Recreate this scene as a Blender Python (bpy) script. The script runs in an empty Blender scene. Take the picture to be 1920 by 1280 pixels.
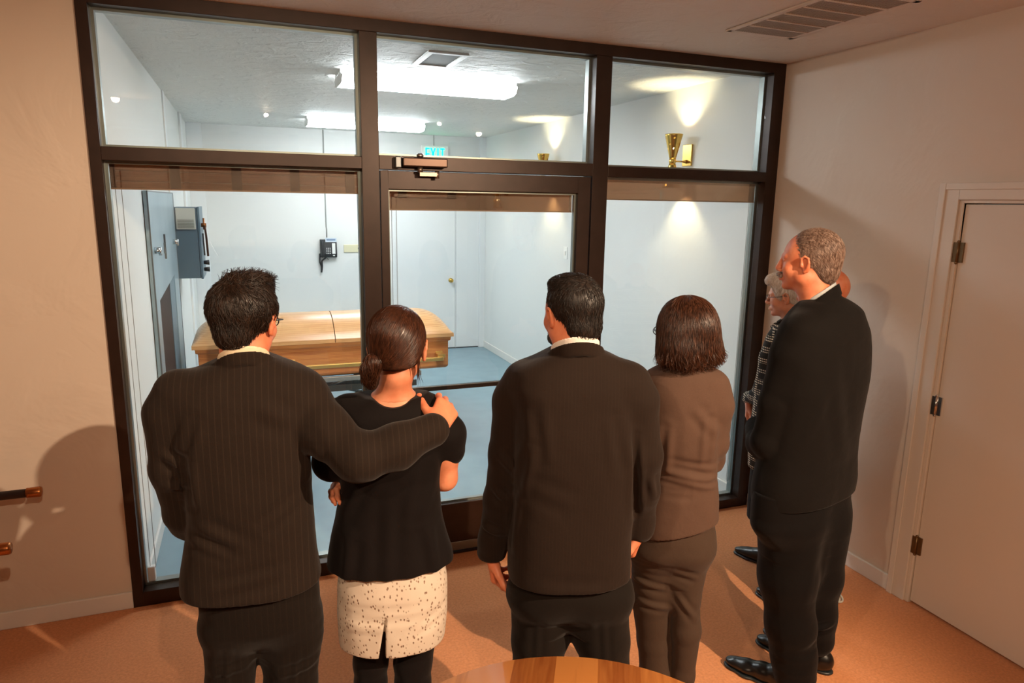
import bpy, bmesh, math, random
import numpy as np
from mathutils import Matrix, Vector
random.seed(7); np.random.seed(7)
SC = bpy.context.scene
COL = SC.collection
# ---------------------------------------------------------------- camera
F_PX = 1297.7; YAW, PITCH, ROLL = 0.3675, 0.1967, 0.0171
CAM_POS = np.array([0.5992, -3.4865, 1.95])
def cam_axes():
    cy, sy, cp, sp = math.cos(YAW), math.sin(YAW), math.cos(PITCH), math.sin(PITCH)
    fwd = np.array([sy*cp, cy*cp, -sp]); r = np.array([cy, -sy, 0.0]); u = np.cross(r, fwd)
    c, s = math.cos(ROLL), math.sin(ROLL)
    return c*r+s*u, -s*r+c*u, fwd
CR, CU, CW = cam_axes()
cd = bpy.data.cameras.new('camera'); cam = bpy.data.objects.new('camera', cd); COL.objects.link(cam)
cd.sensor_width = 36.0; cd.lens = 36.0*F_PX/1920.0; cd.clip_start = 0.05
cam.matrix_world = Matrix(((CR[0], CU[0], -CW[0], CAM_POS[0]), (CR[1], CU[1], -CW[1], CAM_POS[1]), (CR[2], CU[2], -CW[2], CAM_POS[2]), (0, 0, 0, 1)))
SC.camera = cam
def ray(x, y): return CW + (x-960)/F_PX*CR - (y-640)/F_PX*CU
# ---------------------------------------------------------------- world, exposure
w = bpy.data.worlds.new('world'); SC.world = w; w.use_nodes = True
w.node_tree.nodes['Background'].inputs[0].default_value = (0.9, 0.8, 0.7, 1)
w.node_tree.nodes['Background'].inputs[1].default_value = 0.02
SC.view_settings.view_transform = 'Standard'; SC.view_settings.look = 'None'
SC.view_settings.exposure = 1.0; SC.view_settings.gamma = 1.0
SC.cycles.max_bounces = 8; SC.cycles.transparent_max_bounces = 16
SC.cycles.sample_clamp_indirect = 6.0
# ---------------------------------------------------------------- materials
def srgb(h):
    h = h.lstrip('#'); v = [int(h[i:i+2], 16)/255 for i in (0, 2, 4)]
    return tuple(x/12.92 if x <= .04045 else ((x+.055)/1.055)**2.4 for x in v)+(1.0,)
def newmat(name):
    m = bpy.data.materials.new(name); m.use_nodes = True
    nt = m.node_tree; return m, nt, nt.nodes['Principled BSDF']
def node(nt, t, **kw):
    n = nt.nodes.new(t)
    for k, v in kw.items():
        if k in n.inputs: n.inputs[k].default_value = v
        else: setattr(n, k, v)
    return n
def mat(name, col, rough=.6, metal=0.0, bump=None, vary=None, spec=None, coords='Object', stretch=None, sheen=0, detail=4.0):
    """bump=(scale,strength,distance) ; vary=(second colour, scale)"""
    m, nt, p = newmat(name)
    c = srgb(col) if isinstance(col, str) else col
    p.inputs['Base Color'].default_value = c; p.inputs['Roughness'].default_value = rough
    p.inputs['Metallic'].default_value = metal
    if spec is not None: p.inputs['Specular IOR Level'].default_value = spec
    if sheen: p.inputs['Sheen Weight'].default_value = sheen; p.inputs['Sheen Roughness'].default_value = .5
    tc = node(nt, 'ShaderNodeTexCoord'); src = tc.outputs[coords]
    if stretch:
        mp = node(nt, 'ShaderNodeMapping'); mp.inputs['Scale'].default_value = stretch
        nt.links.new(src, mp.inputs[0]); src = mp.outputs[0]
    if vary:
        n = node(nt, 'ShaderNodeTexNoise', Scale=vary[1], Detail=detail); nt.links.new(src, n.inputs['Vector'])
        r = node(nt, 'ShaderNodeValToRGB'); r.color_ramp.elements[0].position = .35; r.color_ramp.elements[1].position = .65
        r.color_ramp.elements[0].color = c; r.color_ramp.elements[1].color = srgb(vary[0])
        nt.links.new(n.outputs[0], r.inputs[0]); nt.links.new(r.outputs[0], p.inputs['Base Color'])
    if bump:
        n = node(nt, 'ShaderNodeTexNoise', Scale=bump[0], Detail=detail); nt.links.new(src, n.inputs['Vector'])
        b = node(nt, 'ShaderNodeBump', Strength=bump[1], Distance=bump[2]); nt.links.new(n.outputs[0], b.inputs['Height'])
        nt.links.new(b.outputs[0], p.inputs['Normal'])
    return m
def plaster(name, col, scale=3.0, strength=.5, dist=.012, fine=.25):
    m, nt, p = newmat(name); p.inputs['Base Color'].default_value = srgb(col); p.inputs['Roughness'].default_value = .62
    tc = node(nt, 'ShaderNodeTexCoord')
    n1 = node(nt, 'ShaderNodeTexNoise', Scale=scale, Detail=4.0, Distortion=.7); nt.links.new(tc.outputs['Object'], n1.inputs['Vector'])
    r = node(nt, 'ShaderNodeValToRGB'); e = r.color_ramp.elements; e[0].position = .44; e[1].position = .62
    nt.links.new(n1.outputs[0], r.inputs[0])
    n2 = node(nt, 'ShaderNodeTexNoise', Scale=scale*7, Detail=6.0, Distortion=.6); nt.links.new(tc.outputs['Object'], n2.inputs['Vector'])
    mx = node(nt, 'ShaderNodeMath', operation='MULTIPLY_ADD'); mx.inputs[1].default_value = fine
    nt.links.new(n2.outputs[0], mx.inputs[0]); nt.links.new(r.outputs[0], mx.inputs[2])
    b = node(nt, 'ShaderNodeBump', Strength=strength, Distance=dist); nt.links.new(mx.outputs[0], b.inputs['Height'])
    nt.links.new(b.outputs[0], p.inputs['Normal']); return m
def emit(name, col, strength):
    m, nt, p = newmat(name); p.inputs['Base Color'].default_value = srgb(col)
    p.inputs['Emission Color'].default_value = srgb(col); p.inputs['Emission Strength'].default_value = strength; return m
def wood(name, c1, c2, scale=(1, 14, 14), rough=.35, coords='Object', dist=3.0, wscale=1.2, coat=.3):
    m, nt, p = newmat(name); p.inputs['Roughness'].default_value = rough; p.inputs['Coat Weight'].default_value = coat; p.inputs['Coat Roughness'].default_value = .25
    tc = node(nt, 'ShaderNodeTexCoord'); mp = node(nt, 'ShaderNodeMapping'); mp.inputs['Scale'].default_value = scale
    nt.links.new(tc.outputs[coords], mp.inputs[0])
    n = node(nt, 'ShaderNodeTexNoise', Scale=1.6, Detail=6.0, Distortion=dist*.3); nt.links.new(mp.outputs[0], n.inputs['Vector'])
    wv = node(nt, 'ShaderNodeTexWave', Scale=wscale, Distortion=dist, Detail=3.0); wv.bands_direction = 'Z'
    nt.links.new(mp.outputs[0], wv.inputs['Vector'])
    a = node(nt, 'ShaderNodeMath', operation='MULTIPLY'); a.inputs[1].default_value = .22; nt.links.new(wv.outputs['Fac'], a.inputs[0])
    a2 = node(nt, 'ShaderNodeMath', operation='ADD'); nt.links.new(a.outputs[0], a2.inputs[0]); nt.links.new(n.outputs[0], a2.inputs[1])
    r = node(nt, 'ShaderNodeValToRGB'); e = r.color_ramp.elements; e[0].position = .38; e[1].position = .78
    e[0].color = srgb(c1); e[1].color = srgb(c2)
    nt.links.new(a2.outputs[0], r.inputs[0]); nt.links.new(r.outputs[0], p.inputs['Base Color'])
    b = node(nt, 'ShaderNodeBump', Strength=.12, Distance=.002); nt.links.new(a2.outputs[0], b.inputs['Height']); nt.links.new(b.outputs[0], p.inputs['Normal'])
    return m
def pane_mat(name, tint, gloss_col, fac, rough=0.0, fresnel=True):
    m = bpy.data.materials.new(name); m.use_nodes = True; nt = m.node_tree; nt.nodes.clear()
    o = node(nt, 'ShaderNodeOutputMaterial'); mx = node(nt, 'ShaderNodeMixShader'); t = node(nt, 'ShaderNodeBsdfTransparent'); g = node(nt, 'ShaderNodeBsdfGlossy')
    t.inputs[0].default_value = tint; g.inputs[0].default_value = gloss_col; g.inputs['Roughness'].default_value = rough
    if fresnel:
        # the pane does not bend light, so both faces use the air-to-glass reflectance
        f = node(nt, 'ShaderNodeFresnel'); ge = node(nt, 'ShaderNodeNewGeometry')
        io = node(nt, 'ShaderNodeMath', operation='MULTIPLY_ADD'); io.inputs[1].default_value = 1/fac-fac; io.inputs[2].default_value = fac
        nt.links.new(ge.outputs['Backfacing'], io.inputs[0]); nt.links.new(io.outputs[0], f.inputs[0])
        hf = node(nt, 'ShaderNodeMath', operation='MULTIPLY'); hf.inputs[1].default_value = .8
        nt.links.new(f.outputs[0], hf.inputs[0]); nt.links.new(hf.outputs[0], mx.inputs[0])
    else: mx.inputs[0].default_value = fac
    nt.links.new(t.outputs[0], mx.inputs[1]); nt.links.new(g.outputs[0], mx.inputs[2]); nt.links.new(mx.outputs[0], o.inputs[0]); return m
M = {}
M['view_wall'] = plaster('warm_plaster', '#dccdbd', 2.2, .45, .007)
M['ch_wall'] = plaster('pale_plaster', '#e4e5e2', 2.6, .22, .006)
M['ch_ceil'] = plaster('stucco_ceiling', '#dfe0dc', 9.0, .8, .008, .7)
M['view_ceil'] = plaster('stucco_ceiling_warm', '#e4d6c8', 8.0, .6, .006, .6)
M['carpet'] = mat('terracotta_carpet', '#d98f5a', .95, bump=(260, .7, .004), vary=('#c8804d', 90), sheen=.15)
M['ch_floor'] = mat('blue_vinyl_floor', '#84a0ab', .38, bump=(30, .05, .002), vary=('#7d98a4', 6))
M['bronze'] = mat('dark_bronze_aluminium', '#2c1c14', .38, .35, bump=(300, .05, .001), vary=('#33221a', 12))
M['alu'] = mat('grey_aluminium_stop', '#8d9390', .35, .85)
M['trim_white'] = mat('white_paint', '#e6e2dc', .45, bump=(40, .05, .001))
M['door_white'] = mat('white_door_paint', '#e0d6ca', .42, bump=(8, .05, .002))
M['glass'] = pane_mat('clear_glass', (.975, .99, .98, 1), (1, 1, 1, 1), 1.45)
M['film'] = pane_mat('reflective_film', (.62, .47, .36, 1), (.95, .8, .68, 1), .40, .02, False)
M['brass'] = mat('polished_brass', '#d9b15a', .22, 1.0)
M['satin_brass'] = mat('satin_brass', '#e3c37c', .35, .9)
M['chrome'] = mat('chrome', '#c9c9c9', .18, 1.0)
M['steel'] = mat('dull_steel', '#777b7d', .4, .8)
M['darksteel'] = mat('dark_grey_steel', '#4a4f50', .45, .6)
M['retort'] = mat('blue_grey_sheet_metal', '#8da2ad', .36, .35, vary=('#9bafb8', 3))
M['box_blue'] = mat('blue_grey_enamel', '#5f7684', .45, .2, vary=('#667d8a', 5))
M['dark_opening'] = mat('opening_shade_brown', '#3a2721', .7, .2, vary=('#2c1d18', 6))  # shade painted into the colour of the slab filling the furnace opening
M['vent_cream'] = mat('cream_plastic', '#cfcfc4', .5)
M['black_plastic'] = mat('black_plastic', '#20272a', .4)
M['beige'] = mat('beige_plate', '#dcd6b4', .5)
M['white_plastic'] = mat('white_plastic', '#eeeeea', .4)
M['cord'] = mat('grey_cord', '#9a9c98', .6)
M['copper'] = mat('burnished_copper', '#a8683a', .3, .9)
M['dark_wood'] = mat('dark_brown_leather', '#2b1711', .45)
M['vent_dark'] = mat('vent_shadow_grey', '#6b6864', .7)
M['oak'] = wood('oak_casket', '#a9662f', '#e2a867', (1.2, 9, 9))
M['table_wood'] = None
# ---------------------------------------------------------------- mesh helpers
class MB:
    def __init__(s): s.v = []; s.f = []; s.sm = []
    def add(s, vs, fs, smooth=False):
        o = len(s.v); s.v += [tuple(map(float, p)) for p in vs]; s.f += [tuple(i+o for i in f) for f in fs]; s.sm += [smooth]*len(fs); return s
    def box(s, x0, x1, y0, y1, z0, z1, m=None):
        vs = [(x, y, z) for x in (x0, x1) for y in (y0, y1) for z in (z0, z1)]
        if m is not None: vs = [tuple(m @ Vector(p)) for p in vs]
        return s.add(vs, [(0, 1, 3, 2), (4, 6, 7, 5), (0, 4, 5, 1), (2, 3, 7, 6), (0, 2, 6, 4), (1, 5, 7, 3)])
    def prism(s, pts, axis, a0, a1):
        """pts: 2D outline in the two other axes; extruded along axis"""
        n = len(pts); vs = []
        for a in (a0, a1):
            for p in pts: q = list(p); q.insert(axis, a); vs.append(q)
        fs = [tuple(range(n))[::-1], tuple(range(n, 2*n))]+[(i, (i+1) % n, n+(i+1) % n, n+i) for i in range(n)]
        return s.add(vs, fs)
    def tube(s, pts, r, n=10, caps=True, smooth=True):
        pts = [Vector(p) for p in pts]; rs = r if hasattr(r, '__len__') else [r]*len(pts); vs = []; prev = None
        for i, p in enumerate(pts):
            t = (pts[min(i+1, len(pts)-1)]-pts[max(i-1, 0)]).normalized()
            if prev is None:
                a = Vector((0, 0, 1)) if abs(t.z) < .9 else Vector((1, 0, 0)); u = t.cross(a).normalized()
            else: u = (prev-t*prev.dot(t)).normalized()
            prev = u; b = t.cross(u)
            for k in range(n):
                an = 2*math.pi*k/n; vs.append(p+(u*math.cos(an)+b*math.sin(an))*rs[i])
        fs = [(i*n+k, i*n+(k+1) % n, (i+1)*n+(k+1) % n, (i+1)*n+k) for i in range(len(pts)-1) for k in range(n)]
        s.add(vs, fs, smooth)
        if caps: 
            o = len(s.v)-len(vs); s.f += [tuple(o+k for k in range(n))[::-1], tuple(o+(len(pts)-1)*n+k for k in range(n))]; s.sm += [False]*2
        return s
    def lathe(s, prof, center, axis=(0, 0, 1), n=24, closed=False):
        """prof [(r,h)] around axis at center"""
        ax = Vector(axis).normalized(); a = Vector((1, 0, 0)) if abs(ax.x) < .9 else Vector((0, 1, 0)); u = ax.cross(a).normalized(); b = ax.cross(u); c = Vector(center); vs = []
        for r, h in prof:
            for k in range(n):
                an = 2*math.pi*k/n; vs.append(c+ax*h+(u*math.cos(an)+b*math.sin(an))*max(r, 1e-5))
        m = len(prof); rng = range(m if closed else m-1)
        fs = [(i*n+k, i*n+(k+1) % n, ((i+1) % m)*n+(k+1) % n, ((i+1) % m)*n+k) for i in rng for k in range(n)]
        return s.add(vs, fs, True)
    def sphere(s, c, r, n=12, sc=(1, 1, 1)):
        prof = []; vs = []; fs = []
        for i in range(n+1):
            th = math.pi*i/n
            for k in range(2*n):
                an = math.pi*k/n; vs.append((c[0]+r*sc[0]*math.sin(th)*math.cos(an), c[1]+r*sc[1]*math.sin(th)*math.sin(an), c[2]+r*sc[2]*math.cos(th)))
        for i in range(n):
            for k in range(2*n): fs.append((i*2*n+k, (i+1)*2*n+k, (i+1)*2*n+(k+1) % (2*n), i*2*n+(k+1) % (2*n)))
        return s.add(vs, fs, True)
    def obj(s, name, material, parent=None, bevel=0, fixn=True):
        me = bpy.data.meshes.new(name); me.from_pydata(s.v, [], s.f); me.polygons.foreach_set('use_smooth', s.sm)
        if fixn:
            bm = bmesh.new(); bm.from_mesh(me); bmesh.ops.remove_doubles(bm, verts=bm.verts, dist=1e-6); bmesh.ops.recalc_face_normals(bm, faces=bm.faces); bm.to_mesh(me); bm.free()
        me.materials.append(material)
        o = bpy.data.objects.new(name, me); COL.objects.link(o)
        if parent is not None: setparent(o, parent)
        if bevel:
            b = o.modifiers.new('bevel', 'BEVEL'); b.width = bevel; b.segments = 2; b.limit_method = 'ANGLE'
        return o
def setparent(o, parent):
    o.parent = parent; o.matrix_parent_inverse = Matrix.Translation(parent.location).inverted() if parent.parent is None else Matrix.Identity(4)
def tag(o, label=None, cat=None, group=None, kind=None):
    if label: o['label'] = label
    if cat: o['category'] = cat
    if group: o['group'] = group
    if kind: o['kind'] = kind
    return o
def empty(name, loc, label=None, cat=None, group=None, kind=None):
    o = bpy.data.objects.new(name, None); COL.objects.link(o); o.location = loc; o.empty_display_size = .1
    return tag(o, label, cat, group, kind)
def struct(name, mb, m, **k): return tag(mb.obj(name, m, **k), kind='structure')
def arealight(name, loc, direction, size, energy, col, sizey=None, shape='DISK', spread=None):
    l = bpy.data.lights.new(name, 'AREA'); l.shape = shape; l.size = size
    if sizey: l.size_y = sizey
    l.energy = energy; l.color = col
    if spread: l.spread = spread
    o = bpy.data.objects.new(name, l); COL.objects.link(o); o.location = loc
    o.rotation_euler = Vector(direction).to_track_quat('-Z', 'Y').to_euler(); return o
def spot(name, loc, direction, energy, col, angle, blend=.6, radius=.03):
    l = bpy.data.lights.new(name, 'SPOT'); l.energy = energy; l.color = col; l.spot_size = math.radians(angle); l.spot_blend = blend; l.shadow_soft_size = radius
    o = bpy.data.objects.new(name, l); COL.objects.link(o); o.location = loc
    o.rotation_euler = Vector(direction).to_track_quat('-Z', 'Y').to_euler(); return o
def point(name, loc, energy, col, radius=.02):
    l = bpy.data.lights.new(name, 'POINT'); l.energy = energy; l.color = col; l.shadow_soft_size = radius
    o = bpy.data.objects.new(name, l); COL.objects.link(o); o.location = loc; return o
# ---------------------------------------------------------------- dimensions
W, H = 3.648, 2.785
X0 = -2.6; YB = -6.3           # viewing room extents
CY = 5.45; CXL, CXR = 0.04, 3.61   # chamber back, left, right
WARM = (1.0, .72, .48)
# ---------------------------------------------------------------- large lights
LIGHTS = dict(fl=17.0, A=62, B=30, C=60, D=300)
# ================================================================ room shell
struct('floor', MB().box(X0, W+.1, YB, 0.0, -.1, 0), M['carpet'])
struct('ceiling', MB().box(X0, W+.1, YB, 0.0, H, H+.1), M['view_ceil'])
struct('wall_right', MB().box(W, W+.12, YB, -2.20, 0, H).box(W, W+.12, -1.235, 0.0, 0, H).box(W, W+.12, -2.20, -1.235, 1.985, H), M['view_wall'])
struct('wall_left', MB().box(X0-.12, X0, YB, 0.0, 0, H), M['view_wall'])
struct('wall_front', MB().box(X0, 0.0, 0.0, .12, 0, H), M['view_wall'])
struct('wall_back', MB().box(X0-.12, W+.12, YB-.12, YB, 0, H), M['view_wall'])
struct('floor_chamber', MB().box(CXL-.05, CXR+.04, 0.0, CY+.1, -.1, 0), M['ch_floor'])
struct('ceiling_chamber', MB().box(CXL-.05, CXR+.04, 0.0, CY+.1, H, H+.1), M['ch_ceil'])
struct('wall_chamber_left', MB().box(CXL-.1, CXL, .12, CY, 0, H), M['ch_wall'])
struct('wall_chamber_right', MB().box(CXR, CXR+.1, .12, CY, 0, H), M['ch_wall'])
struct('wall_chamber_back', MB().box(CXL-.1, CXR+.1, CY, CY+.1, 0, H), M['ch_wall'])
# baseboards
def board(name, x0, x1, y0, y1, h): struct(name, MB().box(x0, x1, y0, y1, 0, h), M['trim_white'], bevel=.004)
board('baseboard_front', X0, 0, -.014, 0.0, .085)
board('baseboard_right', W-.014, W, -1.12, -.014, .085)
board('baseboard_right_rear', W-.014, W, YB, -2.32, .085)
board('baseboard_left', X0, X0+.014, YB, -.014, .085)
board('baseboard_chamber_left', CXL, CXL+.014, .12, 1.10, .09)
board('baseboard_chamber_right', CXR-.014, CXR, .12, CY, .09)
board('baseboard_chamber_back', CXL+.2, 2.36, CY-.014, CY, .09)
# wooden board cladding with battens across the upper back wall of the viewing room
mb = MB()
for k in range(6): mb.box(X0, W, YB, YB+.03, 2.02+k*.125, 2.02+k*.125+.117)
struct('trim_1', mb, wood('pine_cladding', '#a8744c', '#cf9d70', (1, 10, 10)), bevel=.003)
mb = MB()
for k in range(9): mb.box(X0+.2+k*.72, X0+.32+k*.72, YB+.03, YB+.055, 2.0, H)
struct('trim_2', mb, mat('walnut_batten', '#5d3b26', .5))
# ---------------------------------------------------------------- storefront frame
D0, D1 = -.012, .10
fr = MB()
ZT0, ZT1 = 2.103, 2.160     # transom bar
fr.box(0, .045, D0, D1, 0, H)                       # left jamb
fr.box(W-.085, W, D0, D1, 0, H)                     # right jamb
fr.box(.045, W-.085, D0, D1, 2.728, H)              # head
fr.box(1.146, 1.229, D0, D1, 0, 2.728)              # mullion
fr.box(2.392, 2.486, D0, D1, 0, 2.728)
fr.box(.045, 1.146, D0, D1, ZT0, ZT1); fr.box(1.229, 2.392, D0, D1, ZT0, ZT1+.01); fr.box(2.486, W-.085, D0, D1, ZT0, ZT1)
fr.box(.045, 1.146, D0, D1, 0, .075); fr.box(2.486, W-.085, D0, D1, 0, .06)
fr.box(1.229, 2.392, D0, D1, 0, .012)
struct('trim_3', fr, M['bronze'], bevel=.002)
# aluminium glazing stops round each pane
st = MB()
def stops(x0, x1, z0, z1, y0=.055, y1=.098, t=.012):
    st.box(x0, x0+t, y0, y1, z0, z1); st.box(x1-t, x1, y0, y1, z0, z1); st.box(x0+t, x1-t, y0, y1, z0, z0+t); st.box(x0+t, x1-t, y0, y1, z1-t, z1)
PANES = [(.045, 1.146, ZT1, 2.728), (1.229, 2.392, ZT1+.01, 2.728), (2.486, W-.085, ZT1, 2.728), (.045, 1.146, .075, ZT0), (2.486, W-.085, .06, ZT0)]
for p in PANES: stops(*p)
struct('trim_4', st, M['alu'])
for i, (x0, x1, z0, z1) in enumerate(PANES):
    struct('window_%d' % (i+1), MB().box(x0+.001, x1-.001, .035, .041, z0+.001, z1-.001), M['glass'])
# ---------------------------------------------------------------- glass door
gd = empty('door_1', (1.24, 0, 0), kind='structure')
d = MB(); DX0, DX1, DZ1 = 1.234, 2.387, 2.098
d.box(DX0, 1.272, -.005, .045, .015, DZ1); d.box(2.312, DX1, -.005, .045, .015, DZ1); d.box(1.272, 2.312, -.005, .045, 2.010, DZ1); d.box(1.272, 2.312, -.005, .045, .07, .303)
d.obj('door_frame', M['bronze'], gd, bevel=.002)
MB().box(1.272, 2.312, -.007, .047, .018, .07).obj('door_sweep', M['alu'], gd, bevel=.002)
s2 = MB(); t = .010
s2.box(1.272, 1.272+t, .022, .046, .303, 2.010).box(2.312-t, 2.312, .022, .046, .303, 2.010).box(1.282, 2.302, .022, .046, .303, .313).box(1.282, 2.302, .022, .046, 2.0, 2.010)
s2.obj('glazing_stop', M['alu'], gd)
MB().box(1.273, 2.311, .014, .020, .304, 2.009).obj('glass_pane', M['glass'], gd)
MB().box(1.29, 2.30, .052, .075, .945, .972).obj('push_bar', mat('black_bar', '#15110f', .4, .3), gd, bevel=.004)
cl = MB().box(1.335, 1.56, -.066, -.014, 2.118, 2.162).obj('door_closer', mat('bronze_closer', '#4a3930', .3, .7), gd, bevel=.006)
MB().box(1.302, 1.331, -.05, -.012, 2.112, 2.165).obj('closer_bracket', M['steel'], gd, bevel=.004)
MB().lathe([(0, 0), (.016, 0), (.018, .012), (.014, .02), (0, .02)], (1.425, -.04, 2.163), n=16).obj('closer_cap', M['chrome'], gd)
a = MB().tube([(1.425, -.04, 2.118), (1.425, -.04, 2.092)], .014, 12).box(1.42, 1.51, -.055, -.04, 2.075, 2.093).tube([(1.51, -.045, 2.102), (1.51, -.045, 2.065)], .011, 12)
a.obj('closer_arm', mat('arm_steel', '#8a7b70', .3, .8), gd)
# ---------------------------------------------------------------- roller film shades
def shade(x0, x1, y, ztop, zbot, label, cord_x, zc):
    r = empty('roller_shade', ((x0+x1)/2, y, ztop), label, 'window shade', 'film shades rolled up at the top of the glass')
    MB().box(x0, x1, y, y+.0015, zbot, ztop-.004).obj('film', M['film'], r)
    MB().tube([(x0, y+.014, ztop-.011), (x1, y+.014, ztop-.011)], .0095, 14).obj('roller', M['steel'], r)
    MB().box(x0, x1, y-.002, y+.004, zbot-.006, zbot).obj('hem_bar', mat('film_hem', '#8b6f5a', .5), r)
    c = MB()
    c.tube([(cord_x, y+.012, ztop-.03), (cord_x, y+.012, zc)], .0016, 6); c.tube([(cord_x+.024, y+.012, ztop-.03), (cord_x+.024, y+.012, zc)], .0016, 6)
    c.tube([(cord_x, y+.012, zc), (cord_x+.012, y+.012, zc-.02), (cord_x+.024, y+.012, zc)], .0016, 6)
    c.obj('pull_cord', M['cord'], r)
    return r
s = shade(.06, 1.135, .058, ZT0-.005, 1.988, 'brown reflective film shade rolled up behind the left pane', .075, .16)
MB().box(.062, .096, .056, .086, .088, .165).obj('cord_tensioner', M['white_plastic'], s, bevel=.004)
shade(1.283, 2.301, .050, 2.008, 1.912, 'brown reflective film shade rolled up at the top of the glass door', 1.300, .36)
shade(2.50, W-.10, .058, ZT0-.005, 1.985, 'brown reflective film shade rolled up behind the right pane', W-.125, .16)
# ---------------------------------------------------------------- white door in the right wall
wd = empty('door_2', (W, -1.24, 0), kind='structure')
c = MB(); Y1, Y0, ZD = -1.232, -2.20, 1.985
def casing(c, ya, yb, z0, z1):  # ya>yb
    c.box(W-.016, W, yb, ya, z0, z1)
c.box(W-.018, W, -1.215, -1.118, 0, 2.075); c.box(W-.018, W, -2.315, -2.22, 0, 2.075); c.box(W-.018, W, -2.22, -1.215, 2.0, 2.075)
c.box(W-.024, W-.018, -1.150, -1.118, 0, 2.075); c.box(W-.024, W-.018, -2.315, -1.1505, 2.045, 2.075)
c.box(W-.008, W+.1, -1.235, -1.215, 0, 2.0); c.box(W-.008, W+.1, -2.22, -2.2, 0, 2.0); c.box(W-.008, W+.1, -2.2, -1.235, 1.985, 2.0)
c.obj('door_casing', M['door_white'], wd, bevel=.003)
MB().box(W+.004, W+.044, -2.198, -1.238, .012, 1.981).obj('door_panel', M['door_white'], wd, bevel=.002)
for z in (1.765, 1.036, .313):
    h = MB().tube([(W-.006, -1.236, z-.045), (W-.006, -1.236, z+.045)], .006, 10).box(W-.004, W+.0038, -1.262, -1.236, z-.045, z+.045).box(W-.012, W-.0082, -1.236, -1.217, z-.045, z+.045)
    for dz in (-.048, .048): h.sphere((W-.006, -1.236, z+dz), .007, 6)
    h.obj('hinge', mat('aged_brass', '#7d6446', .4, .8) if z != 1.036 else M['chrome'], wd)
ds = empty('door_stop', (3.31, -1.10, 0), 'small pale ring-shaped door stop lying on the carpet behind the men', 'door stop')
g = MB(); pts = [(3.31+.028*math.cos(a), -1.10+.028*math.sin(a), .018+.012*math.sin(a)) for a in np.linspace(0, 2*math.pi, 25)]
g.tube(pts, .005, 8, caps=False).tube([(3.31, -1.10, 0.001), (3.31, -1.10, .012)], .02, 12); g.obj('ring', M['vent_cream'], ds)
# ---------------------------------------------------------------- viewing room ceiling vent
v = empty('ceiling_vent', (3.01, -.87, H), 'long rectangular louvred air vent in the ceiling of the viewing room', 'air vent')
VX0, VX1, VY0, VY1 = 2.81, 3.205, -1.26, -.53
f = MB(); t = .028
f.box(VX0, VX1, VY0, VY0+t, H-.008, H).box(VX0, VX1, VY1-t, VY1, H-.008, H).box(VX0, VX0+t, VY0, VY1, H-.008, H).box(VX1-t, VX1, VY0, VY1, H-.008, H)
f.obj('vent_frame', M['view_ceil'], v, bevel=.002)
MB().box(VX0+t, VX1-t, VY0+t, VY1-t, H-.0015, H).obj('vent_backing', mat('dark_vent_sheet', '#4e4742', .8), v)  # plain dark sheet closing the vent behind its slats
n = 6
for k in range(1, n):
    y = VY0+t+(VY1-VY0-2*t)*k/n; MB().box(VX0+t, VX1-t, y-.005, y+.005, H-.011, H-.002).obj('divider', M['view_ceil'], v)
sl = MB()
for k in range(26):
    x = VX0+t+(VX1-VX0-2*t)*(k+.5)/26; sl.box(x-.0035, x+.0035, VY0+t, VY1-t, H-.008, H-.0025)
sl.obj('louvre', mat('vent_slat', '#b7a697', .6), v)
# recessed downlights
def downlight(x, y, energy, label, tilt, glow=120, cone=150):
    r = empty('downlight', (x, y, H), label, 'ceiling light', 'recessed downlights of the viewing room')
    MB().lathe([(.034, 0), (.034, -.006), (.022, -.008), (.02, 0)], (x, y, H), n=28).obj('trim_ring', M['bronze'], r)
    MB().lathe([(0, -.005), (.017, -.005), (.017, -.001), (0, -.001)], (x, y, H), n=24).obj('bulb', emit('warm_bulb', '#ffd9a8', glow), r)
    o = spot('downlight_lamp', (x, y, H-.015), tilt, energy, WARM, cone, .6, .03 if glow > 1 else .016); setparent(o, r)
downlight(-.37, -3.44, LIGHTS['A'], 'warm recessed downlight in the ceiling to the left behind the camera', (3.1, 2.2, -1.3), 120, 100)
downlight(3.30, -4.68, LIGHTS['B'], 'warm recessed downlight in the ceiling near the right wall behind the camera', (-3.0, 4.3, -1.7), 120, 84)
downlight(2.6, -3.9, LIGHTS['D'], 'added unseen warm downlight in the ceiling right of and behind the camera', (-2.2, 3.5, -3.1), .3, 84)  # extra lamp added so the group shades the lower left wall
downlight(.86, -4.0, LIGHTS['C'], 'shielded warm recessed downlight in the ceiling right behind the camera', (.44, 3.1, -2.2), .3, 96)
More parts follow.
